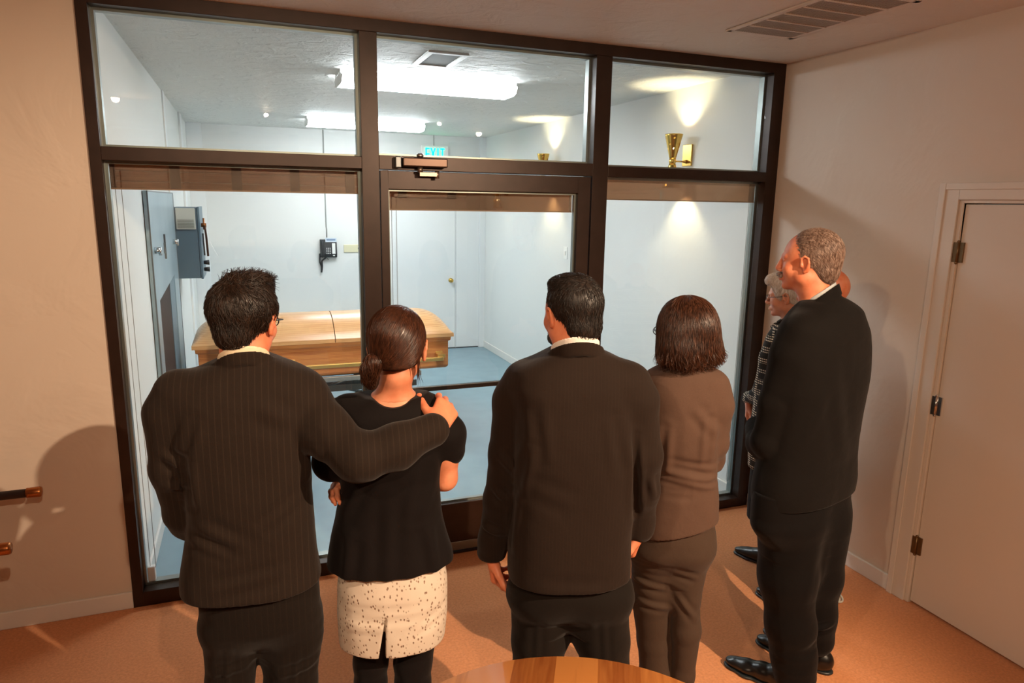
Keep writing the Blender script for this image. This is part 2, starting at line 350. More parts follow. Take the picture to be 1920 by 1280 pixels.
# ---------------------------------------------------------------- sconces
def sconce(y, z, x, label, e, wall):
    r = empty('wall_sconce', (wall, y, z), label, 'wall lamp', 'pierced brass double cone sconces')
    MB().box(wall-.012, wall, y-.055, y+.055, z-.075, z+.075).obj('wall_plate', M['brass'], r, bevel=.003)
    MB().tube([(wall-.012, y, z-.045), (x, y, z-.045)], .006, 10).tube([(wall-.04, y, z-.045), (wall-.012, y, z-.045)], [.007, .014], 12).obj('arm', M['brass'], r)
    for s_, nm in ((1, 'upper_shade'), (-1, 'lower_shade')):
        zz = z-.045
        prof = [(.018, 0), (.028, .03), (.062, .185), (.060, .185), (.026, .032), (.016, .004)]
        vs = MB(); n = 40; rows = 16
        # pierced cone wall: skip small triangles of the grid
        ang = np.linspace(0, 2*math.pi, n, endpoint=False); V = []
        for i in range(rows+1):
            t_ = i/rows; rad = .024+.040*t_; hh = s_*(.02+.165*t_)
            for a_ in ang: V.append((x+rad*math.cos(a_), y+rad*math.sin(a_), zz+hh))
        Fc = []
        for i in range(rows):
            for k in range(n):
                if (i in (6, 13) and k % 8 == 2) or (i in (9,) and k % 8 == 6): 
                    Fc.append((i*n+k, (i+1)*n+(k+1) % n, (i+1)*n+k)); continue
                Fc.append((i*n+k, i*n+(k+1) % n, (i+1)*n+(k+1) % n, (i+1)*n+k))
        vs.add(V, Fc, True)
        o = vs.obj(nm, M['brass'], r); sd = o.modifiers.new('thick', 'SOLIDIFY'); sd.thickness = .0015
        MB().sphere((x, y, zz+s_*.085), .021, 8, (1, 1, 1.3)).obj('bulb', emit('sconce_bulb', '#ffe9b0', 30), r)
        setparent(spot('sconce_lamp', (x+.005, y, zz+s_*.115), (.12, 0, s_), e, (1.0, .86, .55), 105, .5, .02), r)
    MB().lathe([(0, -.022), (.022, -.022), (.026, 0), (.022, .022), (0, .022)], (x, y, z-.045), n=20).obj('waist', M['brass'], r)
    return r
sconce(.87, 2.31, CXR-.13, 'brass double cone wall sconce nearest the glass on the right wall of the chamber', 7.0, CXR)
sconce(3.20, 2.31, CXR-.13, 'brass double cone wall sconce farther back on the right wall of the chamber', 7.0, CXR)
sconce(-4.6, 2.12, W-.13, 'brass double cone wall sconce on the right wall behind the camera', 7.0, W)
# ---------------------------------------------------------------- fluorescent wraparound fixtures
def fluor(x0, x1, y0, y1, label):
    r = empty('ceiling_light', ((x0+x1)/2, (y0+y1)/2, H), label, 'ceiling light', 'fluorescent ceiling lights of the chamber')
    ym = (y0+y1)/2; hw = (y1-y0)/2; zb = H-.085
    MB().box(x0, x1, ym-hw*.8, ym+hw*.8, H-.02, H).obj('housing', M['white_plastic'], r)
    prof = [(ym-hw*.8, H-.02), (ym-hw, H-.035), (ym-hw*.85, zb+.012), (ym-hw*.6, zb), (ym+hw*.6, zb), (ym+hw*.85, zb+.012), (ym+hw, H-.035), (ym+hw*.8, H-.02)]
    MB().prism(prof, 0, x0+.008, x1-.008).obj('diffuser', emit('diffuser_glow', '#f2f8ff', LIGHTS['fl']), r)
    for xx in (x0, x1-.008):
        MB().prism([(p[0]+(p[0]-ym)*.02, p[1]-.002) for p in prof], 0, xx, xx+.008).obj('end_cap', M['white_plastic'], r)
fluor(1.23, 2.45, 1.28, 1.62, 'bright fluorescent ceiling light nearest the glass, beside the square vent')
fluor(1.25, 2.47, 4.05, 4.39, 'bright fluorescent ceiling light nearest the back wall of the chamber')
v = empty('ceiling_vent', (1.735, .73, H), 'square white framed vent in the chamber ceiling', 'air vent')
f = MB(); x0, x1, y0, y1 = 1.615, 1.855, .53, .95; t = .035
f.box(x0, x1, y0, y0+t, H-.012, H).box(x0, x1, y1-t, y1, H-.012, H).box(x0, x0+t, y0+t, y1-t, H-.012, H).box(x1-t, x1, y0+t, y1-t, H-.012, H)
f.obj('vent_frame', M['white_plastic'], v, bevel=.003)
MB().box(x0+t, x1-t, y0+t, y1-t, H-.006, H).obj('grille', mat('grey_grille', '#8f9594', .7, bump=(400, .5, .002)), v)
# ---------------------------------------------------------------- exit sign
ex = empty('exit_sign', (2.92, CY-.02, 2.60), 'illuminated exit sign with green letters on the back wall', 'sign')
MB().box(2.75, 3.10, CY-.05, CY, 2.44, 2.655).obj('housing', M['white_plastic'], ex, bevel=.004)
green = emit('green_letters', '#00ffc0', 2.2)
def letters(mb, txt, x, z, h, y, wl=.045, gap=.022, th=.013):
    for ch in txt:
        if ch == 'E': mb.box(x, x+th, y-.004, y, z, z+h); [mb.box(x, x+wl, y-.004, y, z+k*(h-th)/2, z+k*(h-th)/2+th) for k in range(3)]
        if ch == 'I': mb.box(x, x+th, y-.004, y, z, z+h)
        if ch == 'T': mb.box(x, x+wl+.01, y-.004, y, z+h-th, z+h); mb.box(x+wl/2-th/2+.005, x+wl/2+th/2+.005, y-.004, y, z, z+h)
        if ch == 'X':
            for a, b in ((0, 1), (1, 0)):
                xa, xb = x+a*wl, x+b*wl; t2 = th*.6
                mb.prism([(xa-t2, z), (xa+t2, z), (xb+t2, z+h), (xb-t2, z+h)], 1, y-.004, y)
        x += (th if ch == 'I' else wl)+gap+(.01 if ch in 'TX' else 0)
lm = MB(); letters(lm, 'EXIT', 2.80, 2.475, .15, CY-.0505, .052, .02, .016); lm.obj('lettering', green, ex, fixn=False)
MB().tube([(2.92, CY-.006, 2.655), (2.92, CY-.006, H)], .005, 8).obj('conduit', M['cord'], ex)
# ---------------------------------------------------------------- back door of the chamber
M['ch_white'] = mat('cool_white_paint', '#e9ecec', .4)
bd = empty('door_3', (2.8, CY, 0), kind='structure')
MB().box(2.40, 3.20, CY-.012, CY+.0, .012, 2.0).obj('door_panel', M['ch_white'], bd, bevel=.002)
MB().box(2.36, 2.397, CY-.03, CY, 0, 2.06).box(3.203, 3.215, CY-.02, CY, 0, 2.06).box(2.36, 3.215, CY-.03, CY, 2.005, 2.06).obj('door_casing', M['ch_white'], bd)
MB().lathe([(0, -.06), (.022, -.058), (.028, -.045), (.024, -.03), (.01, -.022), (.012, -.008), (.03, -.006), (.03, 0)], (3.14, CY-.012, .93), (0, 1, 0), 20).obj('door_knob', M['brass'], bd)
MB().box(2.41, 3.57, CY-.02, CY-.0, 0, .011).obj('threshold', M['black_plastic'], bd)
struct('trim_5', MB().box(3.218, 3.53, CY-.018, CY, .012, 2.06).box(3.53, CXR, CY-.06, CY, 0, H), M['ch_white'], bevel=.002)
struct('trim_6', MB().box(CXL, CXL+.16, CY-.05, CY, 0, H).box(CXL, CXL+.02, 4.4, 4.62, 0, H).box(CXL, CXL+.012, 2.9, 3.0, 0, H), M['ch_white'], bevel=.003)
# light switch on chamber right wall
sw = empty('light_switch', (CXR, 2.87, 1.47), 'white wall switch plate on the right chamber wall beyond the door', 'switch')
MB().box(CXR-.006, CXR, 2.83, 2.91, 1.41, 1.53).obj('plate', M['white_plastic'], sw, bevel=.002)
MB().box(CXR-.014, CXR-.006, 2.86, 2.88, 1.45, 1.49).obj('toggle', M['white_plastic'], sw, bevel=.002)
# ---------------------------------------------------------------- wall phone, conduit, beige plate
ph = empty('wall_phone', (1.56, CY, 1.36), 'black push-button telephone hanging on the chamber back wall', 'telephone')
k = CY
Mx = M['black_plastic']
MB().prism([(k, 1.255), (k-.05, 1.255), (k-.075, 1.30), (k-.05, 1.475), (k, 1.475)], 0, 1.462, 1.662).obj('base', Mx, ph, bevel=.004)
MB().tube([(1.488, k-.082, 1.27), (1.488, k-.092, 1.30), (1.488, k-.085, 1.37), (1.488, k-.078, 1.44), (1.488, k-.066, 1.465)], [.02, .022, .015, .022, .02], 12).obj('handset', Mx, ph)
MB().box(1.525, 1.66, k-.062, k-.05, 1.445, 1.495).obj('nameplate', mat('pale_display', '#cdd9e4', .4), ph)
MB().box(1.54, 1.645, k-.064, k-.062, 1.462, 1.482).obj('display', mat('blue_print', '#7c92ad', .4), ph)
for j in range(4):
    for i in range(3): MB().box(1.532+i*.020, 1.543+i*.020, k-.080+j*.003, k-.066, 1.300+j*.021, 1.310+j*.021).obj('button', M['white_plastic'], ph)
MB().box(1.602, 1.640, k-.078, k-.058, 1.30, 1.43).obj('directory_card', M['white_plastic'], ph)
MB().box(1.610, 1.632, k-.082, k-.07, 1.272, 1.285).obj('card_button', M['white_plastic'], ph)
pts = [(1.488, k-.08, 1.262)]+[(1.45+.012*math.sin(t*9), k-.04, 1.31-.26*t) for t in np.linspace(0, 1, 14)]
mb = MB()
def coil(mb, pts, R=.008, r=.0024, turns=60):
    P = [Vector(p) for p in pts]; out = []
    for i in range(turns*6):
        t = i/(turns*6-1)*(len(P)-1); a = int(min(t, len(P)-2)); f = t-a; c = P[a].lerp(P[a+1], f); an = i*2*math.pi/6
        d_ = (P[a+1]-P[a]).normalized(); u = d_.cross(Vector((0, 1, 0))).normalized(); v_ = d_.cross(u)
        out.append(c+u*R*math.cos(an)+v_*R*math.sin(an))
    mb.tube(out, r, 4)
coil(mb, [(1.488, k-.07, 1.258), (1.455, k-.03, 1.30), (1.452, k-.03, 1.20), (1.472, k-.03, 1.14), (1.468, k-.03, 1.07)])
coil(mb, [(1.468, k-.045, 1.07), (1.480, k-.04, 1.15), (1.475, k-.04, 1.21), (1.53, k-.03, 1.255)])
mb.tube([(1.53, k-.03, 1.255), (1.545, k-.05, 1.24), (1.56, k-.04, 1.225), (1.545, k-.03, 1.23)], .003, 6)
mb.obj('coiled_cord', Mx, ph)
cn = tag(MB().tube([(1.547, k-.007, H), (1.547, k-.007, 1.62), (1.551, k-.007, 1.60), (1.549, k-.007, 1.50)], .007, 8).obj('conduit', M['cord']), 'thin grey conduit running from the chamber ceiling down to the telephone', 'conduit')
pl = empty('electrical_plate', (1.86, k, 1.36), 'beige rectangular electrical plate on the back wall beside the telephone', 'wall plate')
MB().box(1.752, 1.99, k-.012, k, 1.312, 1.408).obj('plate', M['beige'], pl, bevel=.003)
MB().box(1.925, 1.931, k-.018, k-.012, 1.352, 1.372).obj('toggle', M['darksteel'], pl)
# ---------------------------------------------------------------- retort front on the left chamber wall
rt = empty('furnace_door', (CXL, 2.1, 0), 'blue grey steel furnace front with a dark slanted opening on the left chamber wall', 'furnace')
x = CXL+.004
pl_ = MB(); y0, y1 = 1.22, 2.86
pl_.prism([(y0, 0), (1.43, 0), (1.43, 1.30), (2.50, 1.36), (2.50, 0), (y1, 0), (y1, 1.99), (y0, 1.99)], 0, x, x+.025)
pl_.obj('steel_panel', M['retort'], rt, bevel=.003)
MB().prism([(1.43, 0.02), (2.16, 0.02), (2.16, 1.34), (1.43, 1.30)], 0, x+.002, x+.016).obj('dark_opening', M['dark_opening'], rt)
MB().prism([(2.16, 0.02), (2.5, 0.02), (2.5, 1.36), (2.16, 1.34)], 0, x+.002, x+.02).obj('inner_panel', M['box_blue'], rt)
MB().box(x+.02, x+.028, y0, y0+.008, 0, 1.99).box(x+.02, x+.028, y1-.008, y1, 0, 1.99).box(x+.02, x+.028, y0, y1, 1.982, 1.99).obj('edge_trim', M['steel'], rt)
for yy, zz in ((1.37, 1.625), (2.60, 1.61)):
    MB().tube([(x+.025, yy, zz), (x+.055, yy, zz)], .02, 14).tube([(x+.055, yy, zz+.02), (x+.055, yy, zz-.03)], .009, 8).obj('latch', M['chrome'], rt)
MB().box(x+.025, x+.032, 1.90, 1.97, 1.57, 1.64).box(x+.025, x+.036, 1.93, 1.942, 1.53, 1.70).obj('hasp', M['steel'], rt)
# control cabinet
cb = empty('control_cabinet', (CXL, 3.25, 1.55), 'blue grey control cabinet with cream louvred cover fixed to the left chamber wall', 'cabinet')
B0, B1 = 3.02, 3.5
MB().box(x, x+.185, B0, B1, 1.275, 1.872).obj('cabinet_body', M['box_blue'], cb, bevel=.004)
MB().box(x+.187, x+.205, B0-.006, B1, 1.268, 1.878).obj('cabinet_door', M['box_blue'], cb, bevel=.003)
mb = MB().box(x+.022, x+.172, B0-.022, B0, 1.69, 1.868); mb.obj('louvre_cover', M['vent_cream'], cb, bevel=.006)
mb = MB()
for q in range(6): mb.box(x+.034, x+.16, B0-.026, B0-.020, 1.702+q*.0125, 1.707+q*.0125)
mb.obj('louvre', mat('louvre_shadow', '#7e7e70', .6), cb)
MB().tube([(x+.205, 3.2, 1.72), (x+.245, 3.2, 1.72)], .018, 14).tube([(x+.225, 3.2, 1.78), (x+.225, 3.2, 1.68)], .008, 8).obj('pipe_fitting', M['copper'], cb)
MB().tube([(x+.232, 3.19, 1.72), (x+.240, 3.19, 1.6), (x+.244, 3.19, 1.45)], .009, 8).obj('copper_tube', mat('rusty_copper', '#6f4a38', .5, .5), cb)
MB().tube([(x+.214, 3.17, 1.65), (x+.218, 3.17, 1.46)], .006, 8).obj('black_rod', M['black_plastic'], cb)
for zz in (1.395, 1.335): MB().tube([(x+.205, 3.2, zz), (x+.25, 3.2, zz)], [.016, .022], 12).obj('control_knob', M['black_plastic'], cb)
pp = MB(); n = 10
for i in range(n):
    t0, t1 = i/n, (i+1)/n
    def q(t): return (x+.250+.075*t**1.8, 1.69-.24*t)
    a_, b_ = q(t0), q(t1); pp.prism([(a_[0], a_[1]), (a_[0]+.002, a_[1]), (b_[0]+.002, b_[1]), (b_[0], b_[1])], 1, 3.14, 3.19)
tag(pp.obj('paper_strip', M['white_plastic']), 'curled white paper strip hanging from the control cabinet', 'paper')
# ---------------------------------------------------------------- casket
ck = empty('casket', (1.22, 2.66, .5), 'closed oak casket with brass swing bar resting on the folding truck', 'casket')
XL, XR, YF, YK = .165, 2.275, 2.30, 3.02
def ring_rect(x0, x1, y0, y1, z): return [(x0, y0, z), (x1, y0, z), (x1, y1, z), (x0, y1, z)]
def shell(levels):
    mb = MB(); V = []
    for (ins, z) in levels: V += ring_rect(XL+ins, XR-ins, YF+ins, YK-ins, z)
    F = [(i*4+k, i*4+(k+1) % 4, (i+1)*4+(k+1) % 4, (i+1)*4+k) for i in range(len(levels)-1) for k in range(4)]
    F += [(3, 2, 1, 0), tuple((len(levels)-1)*4+k for k in range(4))]
    mb.add(V, F); return mb
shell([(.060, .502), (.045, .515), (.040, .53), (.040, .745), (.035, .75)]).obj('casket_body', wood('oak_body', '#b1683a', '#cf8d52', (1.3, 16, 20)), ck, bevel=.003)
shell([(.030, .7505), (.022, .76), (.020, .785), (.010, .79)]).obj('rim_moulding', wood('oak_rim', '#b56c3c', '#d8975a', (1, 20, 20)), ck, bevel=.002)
def lid(name, xa, xb, m):
    mb = MB(); nu, nv = 40, 28; V = []; 
    for i in range(nu+1):
        X = xa+(xb-xa)*i/nu; u = abs((X-(XL+XR)/2)/((XR-XL)/2)); u0 = .72
        e = 1.0 if u < u0 else max(0, 1-((u-u0)/(1-u0))**2.2)**.62
        for j in range(nv+1):
            v_ = -1+2*j/nv; Y = (YF+YK)/2+v_*(YK-YF)/2
            dm = max(0, 1-abs(v_)**2.1)**.85
            V.append((X, Y, .822+.178*dm*e))
    for i in range(nu):
        for j in range(nv): pass
    F = [(i*(nv+1)+j, (i+1)*(nv+1)+j, (i+1)*(nv+1)+j+1, i*(nv+1)+j+1) for i in range(nu) for j in range(nv)]
    mb.add(V, F, True)
    mb.box(xa, xb, YF, YK, .7905, .822)
    return mb.obj(name, m, ck, fixn=False)
XS = 1.255
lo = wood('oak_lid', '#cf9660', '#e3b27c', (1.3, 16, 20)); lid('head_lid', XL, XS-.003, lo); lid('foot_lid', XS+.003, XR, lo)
bar = MB().box(.48, 2.165, YF-.075, YF-.045, .595, .628)
bar.obj('swing_bar', M['satin_brass'], ck, bevel=.006)
for bx in (.62, .90, 1.72, 2.15):
    MB().box(bx-.035, bx+.035, YF-.05, YF+.04, .615, .648).box(bx-.03, bx+.03, YF+.028, YF+.042, .57, .66).obj('bar_bracket', M['satin_brass'], ck, bevel=.004)
# folding truck
tk = empty('casket_truck', (1.2, 2.66, 0), 'grey metal folding truck with wheels under the casket', 'trolley')
r = MB()
for yy in (2.31, 2.97): r.box(.50, 1.98, yy-.018, yy+.018, .462, .500)
for xx in (.52, 1.96): r.box(xx-.02, xx+.02, 2.328, 2.952, .465, .495)
r.obj('top_rail', mat('silver_rail', '#aeb2b2', .35, .8), tk, bevel=.003)
r = MB()
for yy in (2.36, 2.92):
    for zz, (a_, b_) in ((.385, (.55, 1.95)), (.275, (.75, 1.6))): r.box(a_, b_, yy-.008, yy+.008, zz-.026, zz+.026)
    for xx in (1.02, 1.13, 1.5, .7): r.box(xx-.02, xx+.02, yy-.01, yy+.01, .2, .462)
r.obj('side_bars', M['darksteel'], tk, bevel=.002)
for yy in (2.38, 2.90):
    for s_ in (1, -1):
        xa, xb = (.62, 1.88)[::s_]
        MB().tube([(xa, yy+.012*s_, .46), (xb, yy+.012*s_, .085)], .013, 8).obj('scissor_leg', M['steel'], tk)
for xx in (.62, 1.88):
    MB().tube([(xx, 2.38, .085), (xx, 2.90, .085)], .011, 8).obj('axle', M['steel'], tk)
    for yy in (2.37, 2.91):
        MB().lathe([(0, -.014), (.062, -.014), (.066, -.009), (.066, .009), (.062, .014), (0, .014)], (xx, yy, .067), (0, 1, 0), 24).obj('wheel', M['black_plastic'], tk)
MB().tube([(1.52, 2.27, .375), (1.70, 2.27, .385)], .006, 8).tube([(1.70, 2.27, .36), (1.70, 2.27, .45)], .008, 8).tube([(1.70, 2.27, .44), (1.70, 2.36, .44)], .008, 8).obj('brake_lever', M['chrome'], tk)
# ---------------------------------------------------------------- round table
TC, TZ, TR = (1.158, -2.469), .75, .528
m, nt, p = newmat('radial_parquet'); p.inputs['Roughness'].default_value = .3; p.inputs['Coat Weight'].default_value = .4
tc = node(nt, 'ShaderNodeTexCoord'); mp = node(nt, 'ShaderNodeMapping'); mp.inputs['Rotation'].default_value = (0, 0, .5); nt.links.new(tc.outputs['Object'], mp.inputs[0])
sx = node(nt, 'ShaderNodeSeparateXYZ'); nt.links.new(mp.outputs[0], sx.inputs[0])
mu = node(nt, 'ShaderNodeMath', operation='MULTIPLY'); mu.inputs[1].default_value = 9.0; nt.links.new(sx.outputs[0], mu.inputs[0])
fl = node(nt, 'ShaderNodeMath', operation='FLOOR'); nt.links.new(mu.outputs[0], fl.inputs[0])
wn = node(nt, 'ShaderNodeTexWhiteNoise', noise_dimensions='1D'); nt.links.new(fl.outputs[0], wn.inputs['W'])
m2 = node(nt, 'ShaderNodeMapping'); m2.inputs['Scale'].default_value = (40, 3, 3); nt.links.new(mp.outputs[0], m2.inputs[0])
ns = node(nt, 'ShaderNodeTexNoise', Scale=1.5, Detail=6.0, Distortion=.8); nt.links.new(m2.outputs[0], ns.inputs['Vector'])
ad = node(nt, 'ShaderNodeMath', operation='MULTIPLY_ADD'); ad.inputs[1].default_value = .7; nt.links.new(wn.outputs[0], ad.inputs[0]); nt.links.new(ns.outputs[0], ad.inputs[2])
rp = node(nt, 'ShaderNodeValToRGB'); e = rp.color_ramp.elements; e[0].position = .3; e[1].position = 1.05; e[0].color = srgb('#8a481f'); e[1].color = srgb('#c98446')
nt.links.new(ad.outputs[0], rp.inputs[0]); nt.links.new(rp.outputs[0], p.inputs['Base Color']); M['table_wood'] = m
tb = empty('round_table', (TC[0], TC[1], 0), 'low round table with plank patterned wooden top behind the mourners', 'table')
MB().lathe([(0, TZ), (TR-.006, TZ), (TR, TZ-.006), (TR, TZ-.03), (TR-.01, TZ-.038), (0, TZ-.038)], (TC[0], TC[1], 0), n=96).obj('tabletop', m, tb)
wl = wood('table_leg_wood', '#6b3517', '#96552a', (12, 12, 1))
MB().lathe([(TR-.12, TZ-.039), (TR-.12, TZ-.10), (TR-.14, TZ-.10), (TR-.14, TZ-.039)], (TC[0], TC[1], 0), n=64, closed=True).obj('apron', wl, tb)
for a in range(4):
    an = math.pi/4+a*math.pi/2; lx, ly = TC[0]+.36*math.cos(an), TC[1]+.36*math.sin(an)
    MB().tube([(lx, ly, TZ-.04), (lx, ly, .2), (lx+.02*math.cos(an), ly+.02*math.sin(an), 0)], [.028, .022, .018], 16).obj('leg', wl, tb)
# ---------------------------------------------------------------- armchair at the left edge (only its arms reach into view)
ch = empty('armchair', (-.85, -.43, 0), 'dark armchair at the left edge with copper capped arm ends', 'chair')
for yy, xe in ((-.157, -.285), (-.694, -.258)):
    MB().tube([(-1.12, yy, .70), (xe-.045, yy, .70)], .0185, 16).obj('arm', M['dark_wood'], ch)
    MB().lathe([(.017, 0), (.0225, .003), (.0215, .012), (.0225, .02), (.023, .05), (.020, .057), (0, .059)], (xe-.05, yy, .70), (1, 0, 0), 20).obj('copper_cap', M['copper'], ch)
    for xx in (-.66, -1.1): MB().tube([(xx, yy, .685), (xx, yy, 0)], .017, 12).obj('leg', M['dark_wood'], ch)
MB().box(-1.12, -.66, -.675, -.175, .36, .45).obj('seat', M['dark_wood'], ch, bevel=.025)
MB().box(-1.20, -1.12, -.675, -.175, .40, .98).obj('backrest', M['dark_wood'], ch, bevel=.025)
# ================================================================ implicit body modelling
def nrm(v): v = np.asarray(v, float); return v/np.linalg.norm(v)
def rotz(a): c, s = math.cos(a), math.sin(a); return np.array([[c, -s, 0], [s, c, 0], [0, 0, 1.0]])
def rotx(a): c, s = math.cos(a), math.sin(a); return np.array([[1, 0, 0], [0, c, -s], [0, s, c]])
def roty(a): c, s = math.cos(a), math.sin(a); return np.array([[c, 0, s], [0, 1, 0], [-s, 0, c]])
def smin(a, b, k):
    if k <= 0: return np.minimum(a, b)
    h = np.maximum(k-np.abs(a-b), 0)/k; return np.minimum(a, b)-h*h*k*.25
def smax(a, b, k): return -smin(-a, -b, k)
class Sdf:
    """a list of rounded shapes blended together; evaluated on points"""
    def __init__(s, frame=None): s.ops = []; s.frame = frame
    def _T(s, p, F=None):
        p = np.asarray(p, float)
        if s.frame is None: return p
        R_, o = s.frame; return R_ @ p+o
    def _add(s, fn, lo, hi, k, mode): s.ops.append((fn, np.asarray(lo), np.asarray(hi), k, mode)); return s
    def ell(s, c, r, R_=None, k=.01, mode='u'):
        c = s._T(c); r = np.asarray(r, float)*np.ones(3); A = np.eye(3) if R_ is None else R_
        if s.frame is not None: A = s.frame[0] @ A
        def fn(P):
            q = (P-c) @ A; k0 = np.sqrt(((q/r)**2).sum(-1)); k1 = np.sqrt(((q/(r*r))**2).sum(-1)); return k0*(k0-1)/np.maximum(k1, 1e-9)
        m = r.max(); return s._add(fn, c-m, c+m, k, mode)
    def cone(s, a, b, ra, rb, k=.01, mode='u', flat=None, ratio=1.0):
        a = s._T(a); b = s._T(b); d = b-a; L2 = max(d @ d, 1e-12)
        fl = None
        if flat is not None:
            fl = nrm(s.frame[0] @ np.asarray(flat, float)) if s.frame is not None else nrm(flat)
        def fn(P):
            q = P-a; t = np.clip((q @ d)/L2, 0, 1); e = q-t[..., None]*d
            if fl is not None:
                c = e @ fl; e = e+np.multiply.outer(c*(1/ratio-1), fl)
            dd = np.sqrt((e*e).sum(-1))-(ra+(rb-ra)*t)
            return dd*(min(1, ratio) if fl is not None else 1)
        m = max(ra, rb)*max(1, ratio); return s._add(fn, np.minimum(a, b)-m, np.maximum(a, b)+m, k, mode)
    def chain(s, pts, k=.012, mode='u', kj=None, **kw):
        """pts [(pos, r)]"""
        for i in range(len(pts)-1): s.cone(pts[i][0], pts[i+1][0], pts[i][1], pts[i+1][1], k if i == 0 else (kj or .008), mode, **kw)
        return s
    def stack(s, rings, k=.02, mode='u', n=2.4):
        """rings (z,cx,cy,a,b,phi) sorted by z; superellipse sections in world space"""
        Rg = np.array(sorted(rings)); z = Rg[:, 0]
        def interp(zz, col):
            # smooth monotone-ish cubic interpolation
            y = Rg[:, col]; m = np.gradient(y, z); i = np.clip(np.searchsorted(z, zz)-1, 0, len(z)-2)
            h = z[i+1]-z[i]; t = np.clip((zz-z[i])/h, 0, 1)
            return (2*t**3-3*t**2+1)*y[i]+(t**3-2*t**2+t)*h*m[i]+(-2*t**3+3*t**2)*y[i+1]+(t**3-t**2)*h*m[i+1]
        def fn(P):
            zz = P[..., 2]; cx, cy, a, b, ph = [interp(zz, c) for c in range(1, 6)]
            x = P[..., 0]-cx; y = P[..., 1]-cy; c, sn = np.cos(ph), np.sin(ph)
            # phi: facing angle, 0 = +y, positive towards +x
            X = np.abs(x*c-y*sn)/a; Y = np.abs(x*sn+y*c)/b
            d = ((X**n+Y**n)**(1/n)-1)*np.minimum(a, b)*1.0
            return np.maximum(d, np.maximum(zz-z[-1], z[0]-zz))
        m = max(Rg[:, 3].max(), Rg[:, 4].max())
        lo = [Rg[:, 1].min()-m, Rg[:, 2].min()-m, z[0]]; hi = [Rg[:, 1].max()+m, Rg[:, 2].max()+m, z[-1]]
        return s._add(fn, lo, hi, k, mode)
    def plane(s, p, n_, k=.01, mode='i'):
        """keep the side the normal points away from"""
        p = s._T(p); n_ = nrm(s.frame[0] @ np.asarray(n_, float)) if s.frame is not None else nrm(n_)
        return s._add(lambda P: (P-p) @ n_, [-9e9]*3, [9e9]*3, k, mode)
    def sub(s, other, off=0.0, k=.005, mode='u'):
        lo = np.min([o[1] for o in other.ops if o[4] == 'u'], axis=0); hi = np.max([o[2] for o in other.ops if o[4] == 'u'], axis=0)
        return s._add(lambda P: other.ev(P)+off, lo-abs(off), hi+abs(off), k, mode)
    def disp(s, fn_, lo, hi): return s._add(fn_, lo, hi, 0, 'd')
    def ev(s, P):
        f = np.full(P.shape[:-1], .2)
        for fn, lo, hi, k, mode in s.ops:
            d = fn(P)
            f = smin(f, d, k) if mode == 'u' else smax(f, d, k) if mode == 'i' else smax(f, -d, k) if mode == 's' else f+d
        return f
    def bounds(s):
        u = [o for o in s.ops if o[4] == 'u']; return np.min([o[1] for o in u], axis=0), np.max([o[2] for o in u], axis=0)
    def grid(s, res, lo=None, hi=None):
        l, h = s.bounds(); l = l-.02 if lo is None else np.maximum(lo, l-.02); h = h+.02 if hi is None else np.minimum(hi, h+.02)
        n = np.ceil((h-l)/res).astype(int)+1
        ax = [l[i]+res*np.arange(n[i]) for i in range(3)]; f = np.full(n, .2, np.float32)
        for fn, a, b, k, mode in s.ops:
            pad = k+3*res+.012
            i0 = [max(0, int((max(a[i], -1e3)-pad-l[i])/res)) for i in range(3)]; i1 = [min(n[i], int((min(b[i], 1e3)+pad-l[i])/res)+2) for i in range(3)]
            if any(i1[i] <= i0[i] for i in range(3)): continue
            sl = tuple(slice(i0[i], i1[i]) for i in range(3))
            X = np.stack(np.meshgrid(*[ax[i][sl[i]] for i in range(3)], indexing='ij'), -1); d = fn(X); g = f[sl]
            f[sl] = smin(g, d, k) if mode == 'u' else smax(g, d, k) if mode == 'i' else smax(g, -d, k) if mode == 's' else g+d
        return f, l
    def mesh(s, res, lo=None, hi=None):
        f, o = s.grid(res, lo, hi)
        if lo is not None or hi is not None:
            pass
        f[0] = f[-1] = np.maximum(f[0], 1e-3) if False else f[0]
        for ax in range(3):
            for e in (0, -1):
                sl = [slice(None)]*3; sl[ax] = e; f[tuple(sl)] = np.maximum(f[tuple(sl)], 1e-3)
        return nets(f, o, res)
